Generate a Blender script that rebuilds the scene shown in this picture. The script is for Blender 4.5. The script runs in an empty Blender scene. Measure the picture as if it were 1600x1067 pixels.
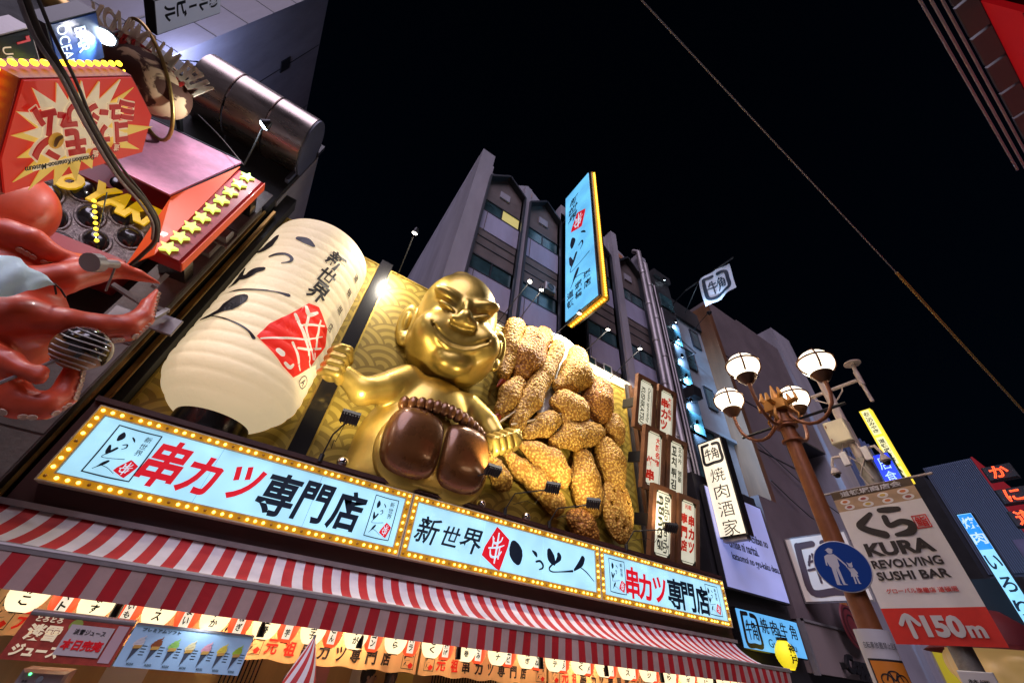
import bpy, math, random
import numpy as np
from mathutils import Vector, Matrix
R_ = random.Random(7)
sc = bpy.context.scene
COL = sc.collection
rad = math.radians

# ---------------------------------------------------------------- camera
CAM = Vector((0.0, -9.0, 2.3)); FPX = 590.05
RM = Matrix(((0.83189318, -0.41216812, -0.37157932), (-0.54722635, -0.49806463, -0.67266259), (0.09217956, 0.7629214, -0.63988582)))
# RM rows are the street (X), the depth (Y) and the height (Z) in camera axes; its inverse turns a view direction into the street's axes
cam = bpy.data.objects.new('camera', bpy.data.cameras.new('camera')); COL.objects.link(cam)
cam.data.sensor_width = 36; cam.data.lens = FPX / 1600 * 36; cam.data.clip_end = 3000; cam.data.clip_start = 0.05
cam.matrix_world = Matrix.Translation(CAM) @ RM.to_4x4()
sc.camera = cam
# ---------------------------------------------------------------- night sky and dim street glow
w = bpy.data.worlds.new('World'); sc.world = w; w.use_nodes = True
nt = w.node_tree; sky = nt.nodes.new('ShaderNodeTexSky'); sky.sky_type = 'NISHITA'; sky.sun_disc = False
sky.sun_elevation = rad(2); sky.sun_rotation = rad(160); sky.ozone_density = 4
nt.links.new(sky.outputs[0], nt.nodes['Background'].inputs[0]); nt.nodes['Background'].inputs[1].default_value = 0.003
sun = bpy.data.objects.new('sun', bpy.data.lights.new('sun', 'SUN')); COL.objects.link(sun)
sun.data.energy = 2.5; sun.data.angle = rad(45); sun.data.color = (0.84, 0.74, 0.96)
sun.rotation_euler = Vector((0.40, 0.50, -0.72)).to_track_quat('-Z', 'Y').to_euler()   # the glow of the street's lights, from behind the camera
sc.view_settings.view_transform = 'Standard'; sc.view_settings.look = 'None'; sc.view_settings.exposure = 0; sc.view_settings.gamma = 1
sc.cycles.max_bounces = 5; sc.cycles.diffuse_bounces = 2; sc.cycles.glossy_bounces = 3; sc.cycles.transmission_bounces = 3
sc.cycles.sample_clamp_indirect = 4; sc.cycles.sample_clamp_direct = 0; sc.cycles.use_denoising = True
sc.cycles.caustics_reflective = False; sc.cycles.caustics_refractive = False

# ---------------------------------------------------------------- helpers
def ray(px, py): return RM @ Vector((px - 800, -(py - 533.5), -FPX))
def PY(px, py, y):
    d = ray(px, py); return CAM + d * ((y - CAM.y) / d.y)
def PX(px, py, x):
    d = ray(px, py); return CAM + d * ((x - CAM.x) / d.x)
def zm(ox, oy, k):                                     # a measured detail drawing: its pixels to photograph pixels
    return lambda x, y: (ox + x / k, oy + y / k)

def M(name, rgb, rough=.6, metal=0., emit=None, es=0., vary=0., vscale=3., bump=0., bscale=40., spec=.5, coat=0., sample=True, streak=0.):
    m = bpy.data.materials.new(name); m.use_nodes = True; n = m.node_tree; b = n.nodes['Principled BSDF']
    b.inputs['Base Color'].default_value = (*rgb, 1); b.inputs['Roughness'].default_value = rough; b.inputs['Metallic'].default_value = metal
    b.inputs['Specular IOR Level'].default_value = spec; b.inputs['Coat Weight'].default_value = coat
    if emit is not None:
        b.inputs['Emission Color'].default_value = (*emit, 1); b.inputs['Emission Strength'].default_value = es
    tc = n.nodes.new('ShaderNodeTexCoord')
    if vary or streak:
        no = n.nodes.new('ShaderNodeTexNoise'); no.inputs['Scale'].default_value = vscale; no.inputs['Detail'].default_value = 6; no.inputs['Roughness'].default_value = .65
        if streak:
            mp = n.nodes.new('ShaderNodeMapping'); mp.inputs['Scale'].default_value = (1, streak, 1) if streak > 0 else (1, 1, -streak)
            n.links.new(tc.outputs['Object'], mp.inputs[0]); n.links.new(mp.outputs[0], no.inputs['Vector'])
        else: n.links.new(tc.outputs['Object'], no.inputs['Vector'])
        rp = n.nodes.new('ShaderNodeValToRGB'); rp.color_ramp.elements[0].position = .33; rp.color_ramp.elements[1].position = .68
        rp.color_ramp.elements[0].color = tuple(c * (1 - vary) for c in rgb) + (1,); rp.color_ramp.elements[1].color = tuple(min(1, c * (1 + vary * .35)) for c in rgb) + (1,)
        n.links.new(no.outputs['Fac'], rp.inputs[0]); n.links.new(rp.outputs[0], b.inputs['Base Color'])
        mr = n.nodes.new('ShaderNodeMapRange'); mr.inputs['To Min'].default_value = max(.03, rough - .12); mr.inputs['To Max'].default_value = min(1, rough + .15)
        n.links.new(no.outputs['Fac'], mr.inputs[0]); n.links.new(mr.outputs[0], b.inputs['Roughness'])
    if bump:
        no = n.nodes.new('ShaderNodeTexNoise'); no.inputs['Scale'].default_value = bscale; no.inputs['Detail'].default_value = 4
        n.links.new(tc.outputs['Object'], no.inputs['Vector']); bp = n.nodes.new('ShaderNodeBump'); bp.inputs['Strength'].default_value = bump
        bp.inputs['Distance'].default_value = .05; n.links.new(no.outputs['Fac'], bp.inputs['Height']); n.links.new(bp.outputs[0], b.inputs['Normal'])
    if not sample: m.cycles.emission_sampling = 'NONE'
    return m
def Em(name, rgb, s, sample=True, vary=0., vscale=2., base=None):     # a lit face, slightly uneven as tubes behind acrylic are
    m = M(name, base or tuple(c * .5 for c in rgb), .35, emit=rgb, es=s, sample=sample)
    if vary:
        n = m.node_tree; b = n.nodes['Principled BSDF']; tc = n.nodes.new('ShaderNodeTexCoord'); no = n.nodes.new('ShaderNodeTexNoise')
        no.inputs['Scale'].default_value = vscale; no.inputs['Detail'].default_value = 2; n.links.new(tc.outputs['Object'], no.inputs['Vector'])
        mr = n.nodes.new('ShaderNodeMapRange'); mr.inputs['From Min'].default_value = .3; mr.inputs['From Max'].default_value = .7
        mr.inputs['To Min'].default_value = s * (1 - vary); mr.inputs['To Max'].default_value = s * (1 + vary * .5)
        n.links.new(no.outputs['Fac'], mr.inputs[0]); n.links.new(mr.outputs[0], b.inputs['Emission Strength'])
    return m

def frame(o, n, v=(0, 0, 1)):                          # local x, y lie in the face, local z looks out of it
    n = Vector(n).normalized(); v = Vector(v); u = v.cross(n).normalized(); v = n.cross(u)
    m = Matrix((u, v, n)).transposed().to_4x4(); m.translation = Vector(o); return m
def FY(o, yaw=0, pitch=0):                             # a face that looks at the street
    n = Vector((math.sin(yaw), -math.cos(yaw) * math.cos(pitch), -math.sin(pitch))); return frame(o, n)

def thing(name, label, cat, mat=None, group=None, kind=None):
    o = bpy.data.objects.new(name, None); COL.objects.link(o); o.empty_display_size = .2
    if mat is not None: o.matrix_world = mat if isinstance(mat, Matrix) else Matrix.Translation(Vector(mat))
    return tag(o, label, cat, group, kind)
def tag(o, label=None, cat=None, group=None, kind=None):
    if label: o['label'] = label
    if cat: o['category'] = cat
    if group: o['group'] = group
    if kind: o['kind'] = kind
    return o
def dup(root, mat, label=None):
    def cp(o, p):
        c = o.copy(); COL.objects.link(c); c.parent = p
        for k in list(o.children): cp(k, c)
        return c
    c = cp(root, None); c.matrix_world = mat if isinstance(mat, Matrix) else Matrix.Translation(Vector(mat))
    if label: c['label'] = label
    return c

class MB:
    def __init__(s): s.v = []; s.f = []; s.n = 0
    def add(s, vs, fs):
        s.v.extend([tuple(p) for p in vs]); s.f.extend([tuple(i + s.n for i in f) for f in fs]); s.n += len(vs); return s
    def box(s, x0, x1, y0, y1, z0, z1):
        return s.add([(x, y, z) for z in (z0, z1) for y in (y0, y1) for x in (x0, x1)],
                     [(0, 2, 3, 1), (4, 5, 7, 6), (0, 1, 5, 4), (2, 6, 7, 3), (0, 4, 6, 2), (1, 3, 7, 5)])
    def cbox(s, x0, x1, y0, y1, z0, z1, c=.02):        # chamfered towards +z
        s.add([(x0, y0, z0), (x1, y0, z0), (x1, y1, z0), (x0, y1, z0), (x0, y0, z1 - c), (x1, y0, z1 - c), (x1, y1, z1 - c), (x0, y1, z1 - c),
               (x0 + c, y0 + c, z1), (x1 - c, y0 + c, z1), (x1 - c, y1 - c, z1), (x0 + c, y1 - c, z1)],
              [(3, 2, 1, 0)] + [(i, (i + 1) % 4, 4 + (i + 1) % 4, 4 + i) for i in range(4)] + [(4 + i, 4 + (i + 1) % 4, 8 + (i + 1) % 4, 8 + i) for i in range(4)] + [(8, 9, 10, 11)])
        return s
    def beam(s, a, b, w, h, up=(0, 0, 1)):
        a = Vector(a); b = Vector(b); d = (b - a).normalized(); u = d.cross(Vector(up)).normalized() * w / 2; v = u.cross(d).normalized() * h / 2
        return s.add([p + q for p in (a, b) for q in (-u - v, u - v, u + v, -u + v)], [(3, 2, 1, 0), (4, 5, 6, 7), (0, 1, 5, 4), (1, 2, 6, 5), (2, 3, 7, 6), (3, 0, 4, 7)])
    def tube(s, pts, r, seg=8, cap=True):
        pts = [Vector(p) for p in pts]; n = len(pts); rr = r if isinstance(r, (list, tuple)) else [r] * n
        t0 = (pts[1] - pts[0]).normalized(); ref = Vector((0, 0, 1)) if abs(t0.z) < .9 else Vector((1, 0, 0)); u = t0.cross(ref).normalized()
        vs = []
        for i, p in enumerate(pts):
            t = (pts[min(i + 1, n - 1)] - pts[max(i - 1, 0)]).normalized(); u = (u - t * u.dot(t)).normalized(); v = t.cross(u)
            vs += [p + (u * math.cos(a) + v * math.sin(a)) * rr[i] for a in (2 * math.pi * k / seg for k in range(seg))]
        fs = [(i * seg + k, i * seg + (k + 1) % seg, (i + 1) * seg + (k + 1) % seg, (i + 1) * seg + k) for i in range(n - 1) for k in range(seg)]
        if cap: fs += [tuple(reversed(range(seg))), tuple(range((n - 1) * seg, n * seg))]
        return s.add(vs, fs)
    def sphere(s, c, r, seg=12, sc3=(1, 1, 1)):
        c = Vector(c); h = seg // 2; vs = [c + Vector((0, 0, -r * sc3[2]))]
        for i in range(1, h):
            a = math.pi * i / h - math.pi / 2
            vs += [c + Vector((r * math.cos(a) * math.cos(b) * sc3[0], r * math.cos(a) * math.sin(b) * sc3[1], r * math.sin(a) * sc3[2])) for b in (2 * math.pi * k / seg for k in range(seg))]
        vs.append(c + Vector((0, 0, r * sc3[2]))); top = len(vs) - 1
        fs = [(0, 1 + (k + 1) % seg, 1 + k) for k in range(seg)]
        fs += [(1 + i * seg + k, 1 + i * seg + (k + 1) % seg, 1 + (i + 1) * seg + (k + 1) % seg, 1 + (i + 1) * seg + k) for i in range(h - 2) for k in range(seg)]
        b0 = 1 + (h - 2) * seg; fs += [(top, b0 + k, b0 + (k + 1) % seg) for k in range(seg)]
        return s.add(vs, fs)
    def lathe(s, prof, c=(0, 0, 0), seg=24, ax='z', arc=(0, 2 * math.pi)):
        c = Vector(c); full = abs(arc[1] - arc[0] - 2 * math.pi) < 1e-6; m = seg if full else seg + 1; vs = []
        for r, h in prof:
            for k in range(m):
                a = arc[0] + (arc[1] - arc[0]) * k / seg; p = (r * math.cos(a), r * math.sin(a), h)
                if ax == 'x': p = (h, r * math.cos(a), r * math.sin(a))
                elif ax == 'y': p = (r * math.sin(a), h, r * math.cos(a))
                vs.append(c + Vector(p))
        fs = [(i * m + k, i * m + (k + 1) % m, (i + 1) * m + (k + 1) % m, (i + 1) * m + k) for i in range(len(prof) - 1) for k in range(seg if full else m - 1)]
        return s.add(vs, fs)
    def prism(s, poly, z0, z1):
        n = len(poly); a = sum(poly[i][0] * poly[(i + 1) % n][1] - poly[(i + 1) % n][0] * poly[i][1] for i in range(n))
        if a < 0: poly = poly[::-1]
        return s.add([(x, y, z) for z in (z0, z1) for x, y in poly], [tuple(reversed(range(n))), tuple(range(n, 2 * n))] + [(i, (i + 1) % n, n + (i + 1) % n, n + i) for i in range(n)])
    def ring(s, poly, t, z0, z1):                      # a frame of width t inside a rectangle (x0, y0, x1, y1)
        x0, y0, x1, y1 = poly; tx = ty = t
        s.box(x0, x1, y1 - ty, y1, z0, z1); s.box(x0, x1, y0, y0 + ty, z0, z1); s.box(x0, x0 + tx, y0 + ty, y1 - ty, z0, z1); s.box(x1 - tx, x1, y0 + ty, y1 - ty, z0, z1); return s
    def stroke(s, pts, z=.0, t=.004, close=True):      # a brush stroke (x, y, width) with rounded ends
        P = [Vector(p) for p in pts]; out = []
        for i in range(len(P) - 1):
            a, b, c, d = P[max(i - 1, 0)], P[i], P[i + 1], P[min(i + 2, len(P) - 1)]
            for k in range(5):
                q = k / 5; out.append(.5 * ((2 * b) + (c - a) * q + (2 * a - 5 * b + 4 * c - d) * q * q + (3 * b - a - 3 * c + d) * q ** 3))
        out.append(P[-1]); n = len(out); d0 = (out[0] - out[1]).xy.normalized(); d1 = (out[-1] - out[-2]).xy.normalized()
        ext = []
        for q in (1., .8, .45): 
            p = out[0].xy + d0 * out[0].z * .5 * q; ext.append(Vector((p.x, p.y, out[0].z * math.sqrt(max(0.02, 1 - q * q)))))
        end = []
        for q in (.45, .8, 1.):
            p = out[-1].xy + d1 * out[-1].z * .5 * q; end.append(Vector((p.x, p.y, out[-1].z * math.sqrt(max(0.02, 1 - q * q)))))
        out = ext + out + end; n = len(out); vs = []
        for i, p in enumerate(out):
            d = (out[min(i + 1, n - 1)] - out[max(i - 1, 0)]).xy; d = d.normalized() if d.length > 1e-9 else Vector((1, 0)); nn = Vector((-d.y, d.x)) * max(p.z, 1e-4) / 2
            vs += [(p.x + nn.x, p.y + nn.y, z + t), (p.x - nn.x, p.y - nn.y, z + t)]
        s.add(vs, [(2 * i, 2 * i + 1, 2 * i + 3, 2 * i + 2) for i in range(n - 1)])
        for i, p in enumerate(out[3:-3]):                # round dabs keep wide, tight bends full
            r = p.z / 2 * .995; zz = z + t + .0002 + i * 4e-5
            s.add([(p.x + r * math.cos(a), p.y + r * math.sin(a), zz) for a in (k * math.pi / 6 for k in range(12))], [tuple(range(12))])
        return s
    def map(s, f): s.v = [tuple(f(*p)) for p in s.v]; return s
    def mesh(s, name, smooth=None):
        m = bpy.data.meshes.new(name); m.from_pydata(s.v, [], s.f); m.update()
        if smooth is not None:
            m.polygons.foreach_set('use_smooth', [True] * len(m.polygons)); m.set_sharp_from_angle(angle=smooth)
        return m
    def build(s, name, mat, parent=None, smooth=None, label=None, kind=None, loc=None):
        o = bpy.data.objects.new(name, s.mesh(name, smooth)); COL.objects.link(o); o.data.materials.append(mat)
        if parent is not None: o.parent = parent
        if loc is not None: o.location = loc
        return tag(o, label, kind=kind)
def inst(src, name, parent, loc, rot=None, scale=None):
    o = bpy.data.objects.new(name, src.data); COL.objects.link(o); o.parent = parent; o.location = loc
    if rot is not None: o.rotation_euler = rot
    if scale is not None: o.scale = scale
    return o
def noisy(o, amp, scale, seed=0, rig=1.0):
    from mathutils import noise
    for v in o.data.vertices:
        p = v.co * scale + Vector((seed, seed * 1.7, 0)); v.co += v.normal * amp * noise.noise(p)

_tc = {}
def tmesh(s, bold=0., shear=0., extr=.004, res=3, ls=1.):
    k = (s, bold, shear, extr, res, ls)
    if k in _tc: return _tc[k]
    cu = bpy.data.curves.new('t', 'FONT'); cu.body = s; cu.offset = bold; cu.shear = shear; cu.extrude = extr; cu.resolution_u = res; cu.space_line = ls; cu.align_x = 'CENTER'
    o = bpy.data.objects.new('t', cu); COL.objects.link(o); bpy.context.view_layer.update()
    m = bpy.data.meshes.new_from_object(o); bpy.data.objects.remove(o); co = np.empty(len(m.vertices) * 3); m.vertices.foreach_get('co', co); co = co.reshape(-1, 3)
    f = [tuple(p.vertices) for p in m.polygons]; bpy.data.meshes.remove(m); _tc[k] = (co, f); return _tc[k]
def text(s, cx, cy, mat, parent, h=None, w=None, z=.006, bold=0., shear=0., rot=0., name='lettering', t=.004, fn=None, mb=None, vertical=False, res=3, ls=1., pitch=None):
    """lettering of height h (and width w) centred on cx, cy of the parent's face"""
    B = MB() if mb is None else mb
    if vertical:
        n = len(s); p = pitch or h / n; ch = p * .86
        for i, c in enumerate(s):
            if c == ' ': continue
            if c == 'ー': text(c, cx, cy + (n - 1) * p / 2 - i * p, mat, parent, h=None, w=ch * .8, z=z, bold=bold, t=t, mb=B, rot=rad(-90), res=res); continue
            text(c, cx, cy + (n - 1) * p / 2 - i * p, mat, parent, h=ch, w=w, z=z, bold=bold, shear=shear, t=t, mb=B, res=res)
    else:
        co, f = tmesh(s, bold, shear, .5, res, ls); lo = co.min(0); hi = co.max(0); d = hi - lo
        kx = (w / d[0]) if w else None; ky = (h / d[1]) if h else None
        kx = kx or ky; ky = ky or kx
        q = np.empty_like(co); a = (co[:, 0] - (lo[0] + hi[0]) / 2) * kx; b = (co[:, 1] - (lo[1] + hi[1]) / 2) * ky
        q[:, 0] = cx + a * math.cos(rot) - b * math.sin(rot); q[:, 1] = cy + a * math.sin(rot) + b * math.cos(rot); q[:, 2] = z + (co[:, 2] > 0) * t
        B.add(q.tolist(), f)
    if mb is not None: return None
    if fn: B.map(fn)
    return B.build(name, mat, parent)

# smooth solids from distance fields (for the statue, the octopus, hands)
def ell(P, c, r, rot=None):
    q = P - np.array(c, float)
    if rot is not None: q = q @ np.array(rot.to_3x3())
    r = np.array(r, float); k0 = np.sqrt(((q / r) ** 2).sum(-1)); k1 = np.sqrt(((q / (r * r)) ** 2).sum(-1)) + 1e-9
    return k0 * (k0 - 1) / k1
def cap(P, a, b, ra, rb):
    a = np.array(a, float); b = np.array(b, float); ba = b - a; h = np.clip(((P - a) @ ba) / (ba @ ba), 0, 1)
    return np.sqrt(((P - a - h[..., None] * ba) ** 2).sum(-1)) - (ra + (rb - ra) * h)
def chain(P, pts, rs):
    d = None
    for i in range(len(pts) - 1):
        e = cap(P, pts[i], pts[i + 1], rs[i], rs[i + 1]); d = e if d is None else np.minimum(d, e)
    return d
def smin(a, b, k):
    h = np.clip(.5 + .5 * (b - a) / k, 0, 1); return b + (a - b) * h - k * h * (1 - h)
def smax(a, b, k): return -smin(-a, -b, k)
def sdf_mesh(f, lo, hi, step):
    lo = np.array(lo, float); n = np.ceil((np.array(hi) - lo) / step).astype(int) + 1
    g = [lo[i] + np.arange(n[i]) * step for i in range(3)]; D = np.empty(n, np.float32)
    for i in range(0, n[0], 8):
        X, Y, Z = np.meshgrid(g[0][i:i + 8], g[1], g[2], indexing='ij'); D[i:i + 8] = f(np.stack([X, Y, Z], -1))
    c = n - 1; S = np.zeros(tuple(c) + (3,)); W = np.zeros(tuple(c))
    quads = []; act = np.zeros(tuple(c), bool); E = []
    for ax in range(3):
        s0 = [slice(None)] * 3; s1 = [slice(None)] * 3; s0[ax] = slice(0, -1); s1[ax] = slice(1, None)
        a = D[tuple(s0)]; b = D[tuple(s1)]; idx = np.argwhere((a < 0) != (b < 0)); va = a[tuple(idx.T)]; vb = b[tuple(idx.T)]; t = va / (va - vb)
        p = idx.astype(float); p[:, ax] += t; o = [k for k in range(3) if k != ax]
        ok = (idx[:, o[0]] > 0) & (idx[:, o[1]] > 0) & (idx[:, o[0]] < c[o[0]]) & (idx[:, o[1]] < c[o[1]])
        idx = idx[ok]; p = p[ok]; va = va[ok]; cs = []
        for da, db in ((0, 0), (1, 0), (1, 1), (0, 1)):
            q = idx.copy(); q[:, o[0]] -= da; q[:, o[1]] -= db; cs.append(q)
            np.add.at(S, tuple(q.T), p); np.add.at(W, tuple(q.T), 1)
        E.append((cs, va < 0, ax))
    act = W > 0; ids = -np.ones(tuple(c), int); k = np.argwhere(act); ids[act] = np.arange(len(k)); V = lo + (S[act] / W[act][:, None]) * step
    F = []
    for cs, neg, ax in E:
        q = np.stack([ids[tuple(x.T)] for x in cs], 1); flip = neg if ax == 1 else ~neg; q[flip] = q[flip][:, ::-1]; F.append(q)
    F = np.concatenate(F); B = MB(); B.v = [tuple(p) for p in V.tolist()]; B.f = [tuple(x)[::-1] for x in F.tolist()]; B.n = len(B.v); return B
# ---------------------------------------------------------------- materials
m_dark = M('dark_metal', (.03, .03, .033), .45, .6); m_black = M('black_lacquer', (.012, .011, .011), .25, coat=.4)
m_maroon = M('maroon_board', (.045, .012, .010), .5, vary=.3, vscale=2); m_soot = M('sooty_wall', (.016, .015, .016), .75, vary=.4, vscale=1.2, bump=.2, bscale=8)
m_face = Em('lit_acrylic', (.42, .79, 1.0), 1.0, vary=.22, vscale=1.3); m_seam = M('seam_grey', (.25, .4, .5), .5)
m_navy = M('navy_print', (.004, .02, .045), .5); m_ink = M('black_ink', (.012, .01, .012), .5); m_red = M('red_print', (.7, .008, .02), .5, emit=(.75, .006, .02), es=.55, sample=False)
m_pale = M('pale_print', (.6, .75, .8), .5, emit=(.6, .85, 1), es=.7, sample=False)
m_amber = M('amber_frame', (.5, .23, .015), .38, .35, emit=(1., .47, .02), es=.33, vary=.3, vscale=6, sample=False)  # frame: the bulbs' glow on it is put in as emission
m_bulb = Em('lit_bulb', (1., .66, .10), 5.5, sample=False); m_unlit = M('unlit_bulb', (.45, .22, .03), .2)
m_gold = M('gold_paint', (.62, .43, .09), .36, .75, coat=.25, vary=.22, vscale=1.6); m_brown = M('brown_gloss', (.17, .065, .018), .27, .4, coat=.45, vary=.2, vscale=2)
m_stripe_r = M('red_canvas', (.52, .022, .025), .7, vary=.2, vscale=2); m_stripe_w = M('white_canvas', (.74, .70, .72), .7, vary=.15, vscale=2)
m_val_r = M('valance_red_shaded', (.46, .008, .014), .8, vary=.2, vscale=2); m_val_w = M('valance_white_shaded', (.48, .33, .30), .8, vary=.2, vscale=2)  # darker copies of the awning canvas; the valance's shade is in the colour
m_chrome = M('chrome', (.75, .75, .75), .07, 1.); m_rail = M('pale_rail', (.30, .27, .27), .4, .3, vary=.2)
m_cream = M('cream_enamel', (.62, .56, .40), .45, vary=.1)

def wave_material():
    m = M('gold_wave_board', (.4, .28, .04), .42, .25, coat=.2); n = m.node_tree; L = n.links.new; b = n.nodes['Principled BSDF']
    def ma(op, a, c=None, d=None):
        k = n.nodes.new('ShaderNodeMath'); k.operation = op
        for i, v in enumerate((a, c, d)):
            if v is None: continue
            if isinstance(v, (int, float)): k.inputs[i].default_value = v
            else: L(v, k.inputs[i])
        return k.outputs[0]
    tc = n.nodes.new('ShaderNodeTexCoord'); sx = n.nodes.new('ShaderNodeSeparateXYZ'); L(tc.outputs['Object'], sx.inputs[0]); X, Y = sx.outputs[0], sx.outputs[1]
    R = .84; h = R / 2; j0 = ma('FLOOR', ma('DIVIDE', Y, h)); res = None
    for k in (0, 1, 2):                                 # rows from behind to the front: the front row covers the others
        j = ma('SUBTRACT', j0, k); par = ma('FLOORED_MODULO', j, 2); cx = ma('SUBTRACT', ma('FLOORED_MODULO', ma('ADD', X, ma('MULTIPLY', par, R)), 2 * R), R)
        dy = ma('SUBTRACT', Y, ma('MULTIPLY', j, h)); d = ma('SQRT', ma('ADD', ma('MULTIPLY', cx, cx), ma('MULTIPLY', dy, dy)))
        band = ma('GREATER_THAN', ma('FLOORED_MODULO', ma('DIVIDE', d, R / 6.5), 2), .95)
        if res is None: res = band
        else: ins = ma('LESS_THAN', d, R); res = ma('ADD', ma('MULTIPLY', band, ins), ma('MULTIPLY', res, ma('SUBTRACT', 1, ins)))
    mx = n.nodes.new('ShaderNodeMix'); mx.data_type = 'RGBA'; L(res, mx.inputs[0]); mx.inputs[6].default_value = (.27, .185, .025, 1); mx.inputs[7].default_value = (.46, .33, .055, 1)
    L(mx.outputs[2], b.inputs['Base Color']); return m
m_wave = wave_material()

# ---------------------------------------------------------------- the kushikatsu shop: wall, wave boards, fascia
shop = thing('shop_building', 'dark shop building behind the gold wave boards and the lit sign boards', 'shop', Matrix.Identity(4))
MB().box(-3.25, 14.4, 1.15, 1.55, 0, 11.9).build('wall', m_soot, shop)
fb = MB().box(-3.2, 14.35, 0, .12, 3.42, 5.12).box(-3.2, 14.35, .12, 1.1, 5.02, 5.14).box(-3.2, 14.35, -.06, 0, 5.08, 5.17)
fb.build('fascia_board', m_maroon, shop)
MB().box(-3.2, 14.35, .15, 1.1, 3.3, 3.42).build('soffit', m_maroon, shop)
MB().box(-.04, .36, .92, 1.13, 5.14, 12.5).build('centre_post', m_black, shop)
MB().box(-3.42, -3.12, .7, 1.14, 3.3, 12.9).build('side_post', m_soot, shop)
def wave_board(x0, x1, z1, label):
    t = thing('wave_board', label, 'wall panel', FY((x0, 1.05, 5.14)), 'gold wave boards')
    MB().box(0, x1 - x0, 0, z1 - 5.14, -.06, 0).build('board', m_wave, t)
    MB().ring((-.03, -.03, x1 - x0 + .03, z1 - 5.11), .05, -.05, .03).build('edge_trim', m_gold, t)
    return t
wave_board(-3.08, -.08, 12.3, 'gold board with a wave scale pattern behind the giant paper lantern')
wave_board(.40, 11.75, 12.3, 'long gold wave pattern board behind the golden statue and fried skewers')

# ---------------------------------------------------------------- lightbox signs
SY = -.2
def loc(px, py, x0, z0): p = PY(px, py, SY); return p.x - x0, p.z - z0
def logo(t, x, y, w, h, z=.006):
    """little framed trade mark: brush strokes, place name and red seal"""
    b = MB(); f = lambda u, v: (x + u * w, y + v * h)
    for a, c in (((0, 0), (1, 0)), ((1, 0), (1, 1)), ((1, 1), (0, 1)), ((0, 1), (0, 0))): b.stroke([(*f(*a), .03 * w), (*f((a[0] + c[0]) / 2 + .01, (a[1] + c[1]) / 2 - .01), .035 * w), (*f(*c), .03 * w)], z)
    for s in BR['i'] + BR['tsu'] + BR['to'] + BR['ku']:
        b.stroke([(*f(.08 + p[0] * .55, .07 + p[1] * .86), p[2] * w * .5) for p in s], z)
    for i, c in enumerate('新世界'): text(c, *f(.78, .86 - i * .15), None, t, h=h * .12, z=z, mb=b, t=.004)
    b.build('trade_mark', m_navy, t)
    seal(t, *f(.76, .22), w * .42, h * .36, z + .004)
def seal(t, cx, cy, w, h, z, ch=True):
    b = MB(); P = [(-.04, .5), (.10, .45), (.5, .26), (.47, .1), (.22, -.5), (.06, -.46), (-.5, -.24), (-.43, -.04)]
    b.prism([(cx + u * w, cy + v * h) for u, v in P], z, z + .004); b.build('red_seal', m_red, t)
    s = MB()
    for st in (((-.38, -.06, .05), (.1, .02, .05), (.42, .12, .03)), ((.08, .44, .05), (.04, 0, .07), (-.02, -.44, .05)), ((-.22, .3, .04), (-.12, .12, .07), (.2, .2, .05), (.3, .34, .04)), ((-.3, -.1, .04), (-.22, -.28, .07), (.12, -.24, .05), (.3, -.08, .04)), ((.2, .05, .04), (.16, -.3, .05)), ((-.16, .26, .04), (-.2, 0, .05))):
        s.stroke([(cx + p[0] * w, cy + p[1] * h, p[2] * w) for p in [(q[0] * .72, q[1] * .8, q[2]) for q in st]], z + .005)
    s.build('seal_stroke', m_pale, t)
BR = dict(i=[[(.22, .93, .10), (.25, .84, .30), (.22, .75, .14)], [(.66, .88, .06), (.76, .84, .09), (.84, .79, .04)]], tsu=[[(.52, .66, .05), (.66, .69, .07), (.70, .62, .06), (.58, .56, .03)]],
          to=[[(.10, .58, .10), (.17, .46, .20), (.20, .40, .10)], [(.40, .56, .12), (.28, .46, .12), (.17, .38, .06)], [(.17, .38, .04), (.12, .30, .03), (.45, .31, .03), (.95, .36, .04)]],
          ku=[[(.45, .24, .12), (.35, .17, .16), (.22, .08, .05), (.12, .02, .03)], [(.30, .13, .03), (.6, .1, .03), (.95, .01, .02)]])
def light_sign(x0, x1, label, npan, paint):
    z0, z1 = 3.70, 4.96; W = x1 - x0; H = z1 - z0; F = .135
    t = thing('lightbox_sign', label, 'shop sign', FY((x0, SY, z0)), 'bulb framed lightbox signs over the awning')
    MB().box(0, W, 0, H, -.195, -.03).build('case', m_maroon, t)
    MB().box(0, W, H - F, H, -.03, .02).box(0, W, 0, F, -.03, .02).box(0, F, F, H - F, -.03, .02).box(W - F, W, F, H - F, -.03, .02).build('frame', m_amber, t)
    MB().ring((-.012, -.012, W + .012, H + .012), .02, -.19, .045).ring((F - .01, F - .01, W - F + .01, H - F + .01), .018, -.03, .035).build('frame_trim', m_cream, t)
    pw = (W - 2 * F) / npan
    for i in range(npan): MB().box(F + i * pw + .004, F + (i + 1) * pw - .004, F, H - F, -.05, 0).build('panel', m_face, t)
    MB().box(F, W - F, F, H - F, -.09, -.055).build('backing', m_seam, t)
    src = MB().sphere((0, 0, 0), .026, 10).mesh('bulb', .8); off = src.copy(); src.materials.append(m_bulb); off.materials.append(m_unlit)
    pts = []; n = round(W / .135); m = round(H / .135)
    for k in range(n): pts += [((k + .5) * W / n, F / 2, k), ((k + .5) * W / n, H - F / 2, k + 1)]
    for k in range(1, m - 1): pts += [(F / 2, (k + .5) * H / m, k), (W - F / 2, (k + .5) * H / m, k + 2)]
    for x, y, k in pts:
        o = bpy.data.objects.new('bulb', off if k % 4 == 0 else src); COL.objects.link(o); o.parent = t; o.location = (x, y, .04)
    paint(t, lambda px, py: loc(px, py, x0, z0), W, H); return t
zA = zm(40, 620, 2.387)
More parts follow.
